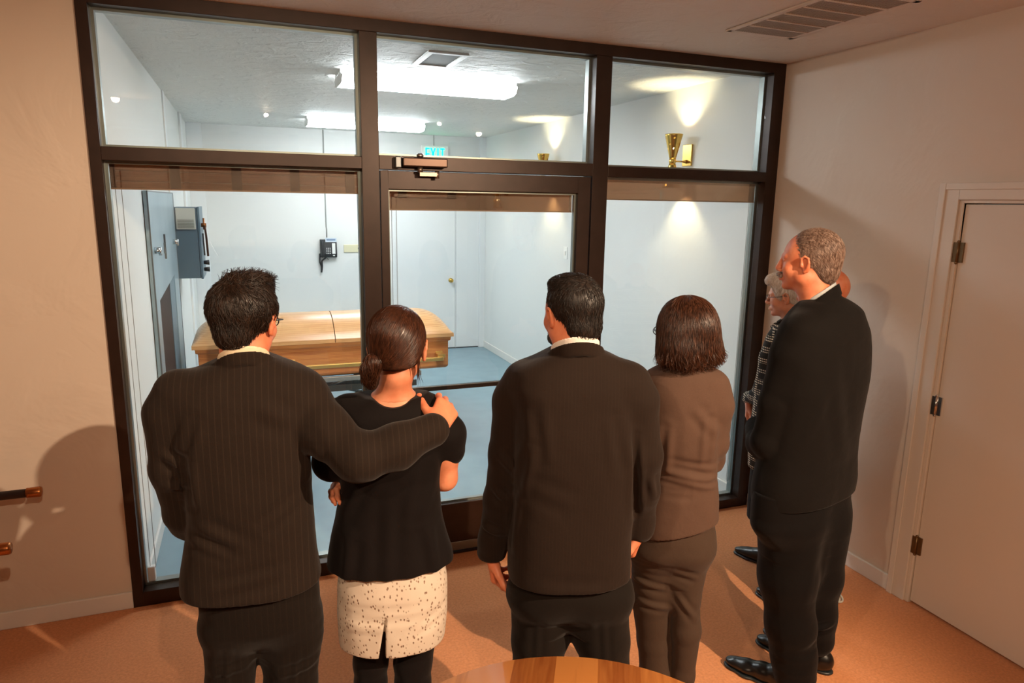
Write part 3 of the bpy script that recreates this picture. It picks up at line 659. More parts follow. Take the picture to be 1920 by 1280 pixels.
def nets(f, o, res):
    neg = f < 0; n = np.array(f.shape)
    cnt = np.zeros(n-1, np.int8)
    for dx in (0, 1):
        for dy in (0, 1):
            for dz in (0, 1): cnt += neg[dx:n[0]-1+dx, dy:n[1]-1+dy, dz:n[2]-1+dz]
    act = np.argwhere((cnt > 0) & (cnt < 8)); idx = -np.ones(n-1, np.int32); idx[tuple(act.T)] = np.arange(len(act))
    acc = np.zeros((len(act), 3)); num = np.zeros(len(act))
    cor = [(a, b, c) for a in (0, 1) for b in (0, 1) for c in (0, 1)]
    vals = {c: f[act[:, 0]+c[0], act[:, 1]+c[1], act[:, 2]+c[2]] for c in cor}
    for c in cor:
        for ax in range(3):
            if c[ax] == 0:
                e = list(c); e[ax] = 1; a = vals[c]; b = vals[tuple(e)]; m = (a < 0) != (b < 0)
                t = np.where(m, a/np.where(m, a-b, 1), 0); p = np.tile(np.array(c, float), (len(act), 1)); p[:, ax] += t
                acc[m] += p[m]; num[m] += 1
    V = (act+acc/num[:, None])*res+o
    quads = []
    for ax in range(3):
        b_, c_ = (ax+1) % 3, (ax+2) % 3
        sl0 = [slice(1, -1)]*3; sl1 = [slice(1, -1)]*3; sl0[ax] = slice(0, -1); sl1[ax] = slice(1, None)
        a = neg[tuple(sl0)]; b = neg[tuple(sl1)]; off = np.array([1, 1, 1]); off[ax] = 0
        for flip, msk in ((False, a & ~b), (True, ~a & b)):
            I = np.argwhere(msk)+off
            if not len(I): continue
            eb = np.zeros(3, int); eb[b_] = 1; ec = np.zeros(3, int); ec[c_] = 1
            q = [idx[tuple((I-eb-ec).T)], idx[tuple((I-ec).T)], idx[tuple(I.T)], idx[tuple((I-eb).T)]]
            q = np.stack(q, 1)
            if flip: q = q[:, ::-1]
            quads.append(q)
    return V, np.concatenate(quads)
def normals(V, Q):
    a = V[Q[:, 2]]-V[Q[:, 0]]; b = V[Q[:, 3]]-V[Q[:, 1]]; fn = np.cross(a, b); N = np.zeros_like(V)
    for i in range(4): np.add.at(N, Q[:, i], fn)
    return N/np.maximum(np.linalg.norm(N, axis=1), 1e-12)[:, None]
def smooth(V, Q, it=2, lam=.5):
    n = len(V)
    for _ in range(it):
        A = np.zeros_like(V); c = np.zeros(n)
        for i in range(4):
            j = Q[:, (i+1) % 4]; np.add.at(A, Q[:, i], V[j]); np.add.at(c, Q[:, i], 1); np.add.at(A, j, V[Q[:, i]]); np.add.at(c, j, 1)
        V = V+(A/np.maximum(c, 1)[:, None]-V)*lam
    return V
def wave_noise(P, seed, base, octaves=3):
    """smooth pseudo noise in -1..1 from rotated sine products"""
    rs = np.random.RandomState(seed); out = np.zeros(len(P)); amp = 1.0; tot = 0
    for o in range(octaves):
        for _ in range(3):
            A = rs.normal(size=(3, 3)); A /= np.linalg.norm(A, axis=1)[:, None]; ph = rs.uniform(0, 6.28, 3)
            q = P @ A.T*base*(2.03**o)+ph; out += amp*np.sin(q[:, 0]+1.3*np.sin(q[:, 1]))*np.cos(q[:, 2])
        tot += 3*amp*.5; amp *= .5
    return out/tot
def meshobj(name, parts, material, parent=None, smooth_shade=True):
    """parts: list of (V, faces); one mesh object"""
    vs = []; fs = []; o = 0; flat = []; starts = []; 
    me = bpy.data.meshes.new(name)
    nv = sum(len(p[0]) for p in parts); V = np.concatenate([p[0] for p in parts]); loops = []; tot = []
    for P_, Q_ in parts:
        Q_ = np.asarray(Q_); loops.append((Q_+o).ravel()); tot.append(np.full(len(Q_), Q_.shape[1])); o += len(P_)
    L = np.concatenate(loops); T = np.concatenate(tot); S = np.concatenate([[0], np.cumsum(T)[:-1]])
    me.vertices.add(nv); me.vertices.foreach_set('co', V.astype(np.float32).ravel())
    me.loops.add(len(L)); me.loops.foreach_set('vertex_index', L.astype(np.int32))
    me.polygons.add(len(T)); me.polygons.foreach_set('loop_start', S.astype(np.int32)); me.polygons.foreach_set('loop_total', T.astype(np.int32))
    me.update(calc_edges=True); me.validate(); me.polygons.foreach_set('use_smooth', [smooth_shade]*len(me.polygons)); me.materials.append(material)
    ob = bpy.data.objects.new(name, me); COL.objects.link(ob)
    if parent is not None: setparent(ob, parent)
    return ob
def creased(V, Q, creases, vdir, seed=0, noise=.0015, nscale=14, back_only=True, gain=2.3):
    """press folds (p0,p1,width,depth) into the surface; vdir = away from the viewer side"""
    N = normals(V, Q); D = 1.5*noise*wave_noise(V, seed, nscale)
    facing = np.clip(-(N @ vdir)*1.5+.3, 0, 1) if back_only else 1
    for p0, p1, wd, amp in creases:
        amp = amp*gain if abs(amp) < .009 else amp*1.7
        d = p1-p0; q = V-p0; t = np.clip((q @ d)/(d @ d), 0, 1); e = q-t[:, None]*d; e = e-np.outer(e @ vdir, vdir)*.85
        r = np.sqrt((e*e).sum(1)); fade = np.sin(np.clip(t, .02, .98)*math.pi)**.5
        D = D+amp*fade*np.exp(-(r/wd)**2)*facing-amp*.5*fade*np.exp(-((r-1.9*wd)/wd)**2)*facing
    return V+N*D[:, None]
# ---------------------------------------------------------------- head
def head_frame(center, yaw, tilt=0.0, roll=0.0, scale=1.0):
    """yaw: facing angle (0=+y, positive to +x); tilt>0 looks down; roll>0 leans to the right"""
    R_ = rotz(-yaw) @ rotx(-tilt) @ roty(roll); return R_*scale, np.asarray(center, float)
def add_head(S, fr, sex='m', full=1.0, nose=1.0, ears=True, jaww=1.0, cheeks=1.0, neck_to=None, neck_r=.056):
    old = S.frame; S.frame = (fr[0], fr[1]); sc = np.linalg.norm(fr[0][:, 0]); s_ = sc
    # frame matrix includes the scale, radii are scaled here
    def E(c, r, k=.012, mode='u', R_=None):
        A = fr[0]/sc if R_ is None else (fr[0]/sc) @ R_
        c2 = fr[0] @ np.asarray(c, float)+fr[1]; r2 = np.asarray(r, float)*np.ones(3)*sc
        def fn(P, c=c2, r=r2, A=A):
            q = (P-c) @ A; k0 = np.sqrt(((q/r)**2).sum(-1)); k1 = np.sqrt(((q/(r*r))**2).sum(-1)); return k0*(k0-1)/np.maximum(k1, 1e-9)
        S._add(fn, c2-r2.max(), c2+r2.max(), k, mode)
    def Cn(a, b, ra, rb, k=.008, mode='u'): S.cone(a, b, ra*sc, rb*sc, k, mode)
    j = jaww
    E((0, -.014, .030), (.0755, .094, .086), 0)
    E((0, .026, .004), (.066*full, .068, .088), .02)
    E((0, .030, -.060), (.052*j, .056, .044), .025)
    E((0, .050, -.086), (.030*j, .034, .026), .018)
    E((0, .078, -.097), (.017, .014, .014), .014)
    for q in (-1, 1):
        E((q*.050*j, .006, -.058), (.018, .028, .026), .02)
        E((q*.036, .062, -.030), (.024*cheeks, .022, .024), .018)
        Cn((q*.010, .088, .016), (q*.042, .074, .016), .010, .008, .010)
    Cn((0, .092, .012), (0, .113*nose, -.030), .0075, .0105, .008)
    E((0, .106*nose, -.036), (.0105, .012, .009), .006)
    for q in (-1, 1): E((q*.011, .098, -.038), (.0075, .009, .007), .005)
    for q in (-1, 1): E((q*.031, .098, -.004), (.018, .014, .011), .008, 's')
    for q in (-1, 1):
        E((q*.031, .0745, -.004), (.0125,)*3, .001)
        Cn((q*.018, .088, .004), (q*.044, .080, .003), .0032, .003, .004)
        Cn((q*.020, .087, -.011), (q*.042, .079, -.011), .0028, .0026, .004)
    E((0, .086, -.066), (.026, .014, .012), .010)
    E((0, .098, -.0625), (.022, .0075, .0045), .003); E((0, .0965, -.0715), (.019, .0075, .0055), .003)
    Cn((-.022, .0985, -.067), (.022, .0985, -.067), .0012, .0012, .002, 's')
    for q in (-1, 1): E((q*.0045, .104*nose, -.043), (.0028, .004, .003), .002, 's')
    if ears:
        for q in (-1, 1):
            R_ = rotz(q*.35) @ rotx(-.15)
            E((q*.0795, -.004, -.012), (.007, .017, .029), .004, R_=R_)
            E((q*.088, .000, -.010), (.006, .010, .017), .003, 's', R_=R_)
            pts = [(q*.0800, .012, -.006), (q*.0850, .012, .012), (q*.0885, .000, .021), (q*.0905, -.013, .014), (q*.0895, -.016, -.002), (q*.085, -.012, -.020), (q*.081, -.001, -.036)]
            for i in range(len(pts)-1): Cn(pts[i], pts[i+1], .0042 if i < 5 else .005, .0042 if i < 4 else .006, .003)
            E((q*.082, .011, -.012), (.004, .005, .008), .003)
    S.frame = old
    if neck_to is not None:
        top = fr[0] @ np.array([0, -.018, -.030])+fr[1]; mid = fr[0] @ np.array([0, -.018, -.085])+fr[1]; nb = np.asarray(neck_to, float)
        S.cone(top, mid, neck_r*.98*sc, neck_r*.96*sc, .02); S.cone(mid, nb, neck_r*.96*sc, neck_r*1.08*sc, .02)
# ---------------------------------------------------------------- hands
def add_hand(S, wrist, fwd, palm_n, thumb_side, curl=.35, scale=1.0, spread=.09, thumb_out=.7, curls=None, wrist_r=.026, k=.006):
    """fwd: towards the fingers, palm_n: the way the palm looks, thumb_side: +1/-1 along cross(fwd, palm_n)"""
    f = nrm(fwd); p = nrm(np.asarray(palm_n, float)-f*(np.asarray(palm_n, float) @ f)); a = np.cross(f, p)*thumb_side; w0 = np.asarray(wrist, float); c = scale
    S.cone(w0-f*.03*c, w0+f*.01*c, wrist_r*c, wrist_r*c, k, flat=p, ratio=.78)
    for o_, l in ((.028, .085), (.009, .088), (-.010, .084), (-.027, .076)):
        S.cone(w0+a*(o_*.55)*c, w0+(f*l+a*o_)*c, .0165*c, .0125*c, .010, flat=p, ratio=.85)
    S.ell(w0+(f*.035+a*.020+p*.009)*c, (.018*c,)*3, k=.010)
    L = [(.028, .085, (.042, .025, .021), .0092), (.009, .090, (.046, .029, .022), .0096), (-.010, .086, (.043, .027, .021), .0090), (-.027, .077, (.034, .020, .019), .0080)]
    out = []
    for i, (o_, l, seg, r) in enumerate(L):
        pos = w0+(f*l+a*o_)*c; ang = 0; cu = curls[i] if curls else curl; d0 = nrm(f+a*(o_/.028)*spread)
        for j_, sg in enumerate(seg):
            ang += cu*(1.0, 1.15, .8)[j_]*1.2; d = d0*math.cos(ang)+p*math.sin(ang); q = pos+d*sg*c
            S.cone(pos, q, r*c*(1.0-.06*j_), r*c*(.92-.06*j_), .0035); 
            S.ell(pos, (r*c*1.07,)*3, k=.003); pos = q
        out.append(pos)
    t0 = w0+(f*.022+a*.024+p*.006)*c; d = nrm(f*(1-.45*thumb_out)+a*thumb_out+p*.35); t1 = t0+d*.040*c
    d2 = nrm(d+f*.35+p*.25*(curl+.2)); t2 = t1+d2*.032*c; d3 = nrm(d2+f*.25+p*.3*(curl+.2)); t3 = t2+d3*.026*c
    S.cone(t0, t1, .0155*c, .0118*c, .010); S.cone(t1, t2, .0115*c, .0105*c, .003); S.cone(t2, t3, .0105*c, .0088*c, .003)
    return out
# ---------------------------------------------------------------- hair strands
def strands(S, fr, roots, dirfn, steps=9, length=.09, r=.0011, lift=.001, seed=1, tip_lift=0.0, wander=.25, follow=True):
    """grow thin tapered hairs over the hair surface S; dirfn(local points) -> local direction; returns (V, quads)"""
    rs = np.random.RandomState(seed); sc = np.linalg.norm(fr[0][:, 0]); Ri = np.linalg.inv(fr[0])
    P = roots.copy(); n = len(P); L = length*rs.uniform(.6, 1.15, n)*sc; e = 1.5e-3
    w1 = rs.normal(size=(n, 3))*wander; pts = []; nr = []
    def grad(P):
        g = np.stack([S.ev(P+np.eye(3)[i]*e)-S.ev(P-np.eye(3)[i]*e) for i in range(3)], 1); return g/np.maximum(np.linalg.norm(g, axis=1), 1e-9)[:, None]
    for j_ in range(steps):
        g = grad(P); d = S.ev(P); tgt = lift+tip_lift*(j_/(steps-1))**2
        if follow or j_ == 0: P = P-g*(d-tgt*sc)[:, None]
        pts.append(P.copy()); nr.append(g)
        loc = (P-fr[1]) @ Ri.T; D = dirfn(loc) @ fr[0].T/sc; D = D/np.maximum(np.linalg.norm(D, axis=1), 1e-9)[:, None]+w1*(.6+.8*j_/steps)
        D = D-g*(np.einsum('ij,ij->i', D, g))[:, None]*(1 if follow else .3); D /= np.maximum(np.linalg.norm(D, axis=1), 1e-9)[:, None]
        P = P+D*(L/steps)[:, None]
    pts = np.stack(pts, 1); nr = np.stack(nr, 1); T = np.gradient(pts, axis=1); T /= np.maximum(np.linalg.norm(T, axis=2), 1e-9)[..., None]
    B = np.cross(T, nr); B /= np.maximum(np.linalg.norm(B, axis=2), 1e-9)[..., None]
    w = r*sc*(1-.75*(np.arange(steps)/(steps-1))**2)*rs.uniform(.7, 1.3, (n, 1)); w = w[..., None]
    V = np.stack([pts-B*w*1.0-nr*w*.6, pts+nr*w*.9, pts+B*w*1.0-nr*w*.6], 2)  # n,steps,3,3
    base = np.arange(n)[:, None, None]*steps*3+np.arange(steps-1)[None, :, None]*3; k = np.arange(3)[None, None, :]; k2 = (k+1) % 3
    Q = np.stack([base+k, base+k2, base+3+k2, base+3+k], -1).reshape(-1, 4)
    return V.reshape(-1, 3), Q
def sample_roots(V, Q, n, mask, seed=3):
    rs = np.random.RandomState(seed); c = V[Q].mean(1); ok = np.where(mask(c))[0]; i = rs.choice(ok, n); t = rs.uniform(0, 1, (n, 2))
    q = V[Q[i]]; return (q[:, 0]*(1-t[:, :1])+q[:, 1]*t[:, :1])*(1-t[:, 1:])+(q[:, 3]*(1-t[:, :1])+q[:, 2]*t[:, :1])*t[:, 1:]
# ================================================================ people
RES = 0.0042
Z3 = np.array([0, 0, 1.0])
def fabric(name, col, col2=None, stripe=None, rough=.85, sheen=.07, wr=None):
    """woven cloth; stripe=(colour, spacing m, angle) gives faint pinstripes that run down the cloth"""
    m, nt, p = newmat(name); p.inputs['Roughness'].default_value = rough; p.inputs['Specular IOR Level'].default_value = .12
    p.inputs['Sheen Weight'].default_value = sheen; p.inputs['Sheen Roughness'].default_value = .45
    tc = node(nt, 'ShaderNodeTexCoord'); n = node(nt, 'ShaderNodeTexNoise', Scale=900.0, Detail=2.0); mp = node(nt, 'ShaderNodeMapping'); mp.inputs['Scale'].default_value = (1, 1, .35)
    nt.links.new(tc.outputs['Object'], mp.inputs[0]); nt.links.new(mp.outputs[0], n.inputs['Vector'])
    mx = node(nt, 'ShaderNodeMix', data_type='RGBA'); mx.inputs[6].default_value = srgb(col); mx.inputs[7].default_value = srgb(col2 or col); nt.links.new(n.outputs[0], mx.inputs[0])
    out = mx.outputs[2]
    if stripe:
        c3, sp, ang = stripe; m2 = node(nt, 'ShaderNodeMapping'); m2.inputs['Rotation'].default_value = (0, 0, ang); nt.links.new(tc.outputs['Object'], m2.inputs[0])
        sx = node(nt, 'ShaderNodeSeparateXYZ'); nt.links.new(m2.outputs[0], sx.inputs[0])
        a = node(nt, 'ShaderNodeMath', operation='MULTIPLY'); a.inputs[1].default_value = 1/sp; nt.links.new(sx.outputs[0], a.inputs[0])
        f = node(nt, 'ShaderNodeMath', operation='FRACT'); nt.links.new(a.outputs[0], f.inputs[0])
        g = node(nt, 'ShaderNodeMath', operation='GREATER_THAN'); g.inputs[1].default_value = .86; nt.links.new(f.outputs[0], g.inputs[0])
        h = node(nt, 'ShaderNodeMath', operation='MULTIPLY'); h.inputs[1].default_value = .22; nt.links.new(g.outputs[0], h.inputs[0])
        m3 = node(nt, 'ShaderNodeMix', data_type='RGBA'); nt.links.new(out, m3.inputs[6]); m3.inputs[7].default_value = srgb(c3); nt.links.new(h.outputs[0], m3.inputs[0]); out = m3.outputs[2]
    nt.links.new(out, p.inputs['Base Color'])
    b = node(nt, 'ShaderNodeBump', Strength=.35, Distance=.0006); nt.links.new(n.outputs[0], b.inputs['Height']); 
    n2 = node(nt, 'ShaderNodeTexNoise', Scale=22.0, Detail=3.0, Distortion=.5); nt.links.new(tc.outputs['Object'], n2.inputs['Vector'])
    b2 = node(nt, 'ShaderNodeBump', Strength=.25, Distance=.006); nt.links.new(n2.outputs[0], b2.inputs['Height']); nt.links.new(b.outputs[0], b2.inputs['Normal'])
    nt.links.new(b2.outputs[0], p.inputs['Normal']); return m
def skin(name, col, col2):
    m, nt, p = newmat(name); p.inputs['Roughness'].default_value = .5; p.inputs['Subsurface Weight'].default_value = .12; p.inputs['Subsurface Radius'].default_value = (.012, .004, .002); p.inputs['Subsurface Scale'].default_value = 1.0
    tc = node(nt, 'ShaderNodeTexCoord'); n = node(nt, 'ShaderNodeTexNoise', Scale=26.0, Detail=4.0); nt.links.new(tc.outputs['Object'], n.inputs['Vector'])
    r = node(nt, 'ShaderNodeValToRGB'); r.color_ramp.elements[0].position = .35; r.color_ramp.elements[1].position = .7
    r.color_ramp.elements[0].color = srgb(col); r.color_ramp.elements[1].color = srgb(col2); nt.links.new(n.outputs[0], r.inputs[0]); nt.links.new(r.outputs[0], p.inputs['Base Color'])
    n2 = node(nt, 'ShaderNodeTexNoise', Scale=420.0, Detail=2.0); nt.links.new(tc.outputs['Object'], n2.inputs['Vector'])
    b = node(nt, 'ShaderNodeBump', Strength=.2, Distance=.0006); nt.links.new(n2.outputs[0], b.inputs['Height']); nt.links.new(b.outputs[0], p.inputs['Normal']); return m
def hairmat(name, col, col2, rough=.42):
    m, nt, p = newmat(name); p.inputs['Roughness'].default_value = rough; p.inputs['Specular IOR Level'].default_value = .45
    tc = node(nt, 'ShaderNodeTexCoord'); mp = node(nt, 'ShaderNodeMapping'); mp.inputs['Scale'].default_value = (1, 1, .25); nt.links.new(tc.outputs['Object'], mp.inputs[0])
    n = node(nt, 'ShaderNodeTexNoise', Scale=160.0, Detail=4.0); nt.links.new(mp.outputs[0], n.inputs['Vector'])
    r = node(nt, 'ShaderNodeValToRGB'); r.color_ramp.elements[0].position = .35; r.color_ramp.elements[1].position = .68
    r.color_ramp.elements[0].color = srgb(col); r.color_ramp.elements[1].color = srgb(col2); nt.links.new(n.outputs[0], r.inputs[0]); nt.links.new(r.outputs[0], p.inputs['Base Color']); return m
SK_M = skin('ruddy_skin', '#dc8c68', '#cf7450'); SK_W = skin('fair_skin', '#d98f6c', '#cb7a57'); SK_O = skin('pale_skin', '#e0a488', '#d68e70')
M['shirt_cream'] = mat('cream_cotton', '#e6d3b4', .8, bump=(500, .2, .0006)); M['shirt_white'] = mat('white_cotton', '#efe8e0', .8, bump=(500, .2, .0006)); M['shirt_blue'] = mat('grey_blue_cotton', '#a9aeb0', .8)
M['shoe'] = mat('black_polished_leather', '#0d0c0c', .28, bump=(60, .05, .001)); M['eyeglass'] = mat('dark_glasses_frame', '#1c1513', .3); M['lens'] = M['glass']
class Person:
    def __init__(s, deg, dist, yaw):
        """deg, dist: where the person stands as seen from the photographer; yaw: facing, 0=+y, positive towards +x (degrees)"""
        a = math.radians(deg); s.v = np.array([math.sin(a), math.cos(a), 0]); s.u = np.array([s.v[1], -s.v[0], 0]); s.dist = dist
        s.base = np.array([CAM_POS[0], CAM_POS[1], 0])+s.v*dist; s.yaw = math.radians(yaw)
    def pt(s, px, py, d=0.0):
        r = ray(px, py); t = (s.dist+d)/(r @ s.v); return CAM_POS+r*t
    def w(s, lat, z, d=0.0): return s.base+s.u*lat+s.v*d+Z3*z
    def lr(s, xl, xr, py, d=0.0):
        a, b = s.pt(xl, py, d), s.pt(xr, py, d); return ((a+b)/2, np.linalg.norm(a-b)/2)
    def rings(s, rows, yaw=None, dz=0.0, grow=0.0):
        """rows (py, xl, xr, depth centre, half thickness)"""
        out = []; yw = s.yaw if yaw is None else math.radians(yaw); va = math.atan2(s.v[0], s.v[1]); psi = yw-va
        for py, xl, xr, d, b in rows:
            c, h = s.lr(xl, xr, py, d); h += grow; b2 = b+grow
            a2 = (h*h-(b2*math.sin(psi))**2)/max(math.cos(psi)**2, .05); a = math.sqrt(max(a2, (.6*h)**2))
            out.append((c[2]+dz, c[0], c[1], a, b2, yw))
        return sorted(out)
    def finish(s, parts, material, label, name='person'):
        o = meshobj(name, [(V-s.base, Q) for V, Q in parts], material); o.location = s.base; bpy.context.view_layer.update() if False else None
        s.root = o; return tag(o, label, 'person')
    def part(s, name, parts, material): return meshobj(name, parts, material, s.root)
def hairE(S, fr, c, r, k=.012, mode='u', rot=None):
    sc = np.linalg.norm(fr[0][:, 0]); A = fr[0]/sc; A = A if rot is None else A @ rot; c2 = fr[0] @ np.asarray(c, float)+fr[1]; r2 = np.asarray(r, float)*np.ones(3)*sc
    return S.ell(c2, r2, A, k, mode)
def hpl(S, fr, p, n_, k=.01):
    sc = np.linalg.norm(fr[0][:, 0]); return S.plane(fr[0] @ np.asarray(p, float)+fr[1], fr[0] @ np.asarray(n_, float)/sc, k)
def hpt(fr, p): return fr[0] @ np.asarray(p, float)+fr[1]
def collar_ring(base, top, r0, r1, th=.005, ratio=1.0, flat=None, front=None, tilt=.35):
    """a band standing round the neck, lower at the front"""
    base = np.asarray(base, float); top = np.asarray(top, float); ax = nrm(top-base)
    S = Sdf(); S.cone(base-ax*.06, top+ax*.07, r0, r1, 0)
    S.cone(base-ax*.061, top+ax*.071, r0-th, r1-th, .002, 's')
    f = np.asarray(front, float); n_ = nrm(ax+f*tilt); S.plane(top, n_, .003); S.plane(base, -nrm(ax+f*tilt*1.1), .003); return S
def neck_axis(fr, nb): return hpt(fr, (0, -.018, -.085)), np.asarray(nb, float)
def jacket_collar(fr, nb, rn, front, t0=.42, t1=1.0, tilt=.75, th=.012, flare=.012):
    m_, b_ = neck_axis(fr, nb); return collar_ring(m_+(b_-m_)*t1, m_+(b_-m_)*t0, rn+.018+flare, rn+.016, th, front=front, tilt=tilt)
def shirt_collar(fr, nb, rn, front, t0=.14, t1=.9, tilt=.7):
    m_, b_ = neck_axis(fr, nb); return collar_ring(m_+(b_-m_)*t1, m_+(b_-m_)*t0, rn+.012, rn+.006, .006, front=front, tilt=tilt)
def glasses(fr, parent, material, half=.058):
    mb = MB(); P_ = lambda x, y, z: tuple(hpt(fr, (x, y, z)))
    for q in (-1, 1):
        pts = [P_(q*(.032+.023*math.cos(a)), .103-.012*abs(math.cos(a))*(q*math.cos(a) > 0), -.004+.016*math.sin(a)) for a in np.linspace(0, 2*math.pi, 21)]
        mb.tube(pts, .0016, 6, caps=False)
        mb.tube([P_(q*.055, .094, .002), P_(q*.074, .080, .002), P_(q*.083, .030, .003), P_(q*.085, -.004, .006), P_(q*.084, -.018, -.008)], .0018, 6)
    mb.tube([P_(-.010, .104, -.001), P_(0, .108, .002), P_(.010, .104, -.001)], .0016, 6)
    g = mb.obj('eyeglasses', material, parent, fixn=False)
    for q in (-1, 1):
        mb = MB(); ring = [P_(q*(.032+.022*math.cos(a)), .103-.012*abs(math.cos(a))*(q*math.cos(a) > 0), -.004+.015*math.sin(a)) for a in np.linspace(0, 2*math.pi, 20, endpoint=False)]
        off = Vector(fr[0] @ np.array([0, .0012, 0])); ring2 = [tuple(Vector(p)+off) for p in ring]
        mb.add(ring+ring2, [tuple(range(20))[::-1], tuple(range(20, 40))]+[(i, (i+1) % 20, 20+(i+1) % 20, 20+i) for i in range(20)])
        l = mb.obj('lens', M['glass'], g, fixn=False); l.matrix_parent_inverse = Matrix.Translation(parent.location).inverted() @ Matrix.Identity(4) if False else Matrix.Identity(4)
    return g
def shoe(toe_dir, heel, length=.29, width=.052, material=None, parent=None, heel_h=.025, low=False):
    d = nrm(np.array([toe_dir[0], toe_dir[1], 0])); sdw = np.array([-d[1], d[0], 0]); h = np.array([heel[0], heel[1], 0]); S = Sdf()
    f = length/.29
    rs = [(.030, .034, .050), (.085, .036, .050), (.15, .040, .036), (.21, .046, .026), (.262, .034, .018)]
    S.chain([(h+d*a*f+Z3*(.022+c*.55), max(c*.85, .016)) for a, b, c in rs], .02, kj=.02)
    for a, b, c in rs: S.ell(h+d*a*f+Z3*(.018+c*.6), np.array([.045, b*width/.052, c*.95]), np.stack([d, sdw, Z3], 1), .02)
    if not low: S.cone(h+d*.05*f+Z3*.04, h+d*.055*f+Z3*.10, .038, .036, .02)
    S.plane((0, 0, .012), (0, 0, -1), .004)
    V, Q = S.mesh(.0045)
    sole = Sdf()
    for a, b, c in rs: sole.ell(h+d*a*f+Z3*.008, np.array([.05, b*1.06*width/.052, .03]), np.stack([d, sdw, Z3], 1), .015)
    sole.plane((0, 0, .014), (0, 0, 1), .002); sole.plane((0, 0, .001), (0, 0, -1), .002)
    V2, Q2 = sole.mesh(.0045)
    o = meshobj('shoe', [(V, Q)], material or M['shoe'], parent); s_ = meshobj('sole', [(V2, Q2)], M['black_plastic'], o)
    s_.matrix_parent_inverse = Matrix.Identity(4); return o
def fixchild(o):
    """sub-parts: their parent (a part) sits at identity in world space"""
    o.matrix_parent_inverse = Matrix.Identity(4)
def leg_chain(S, pts, k=.02): S.chain(pts, k, kj=.02)
def halfring(V): return V
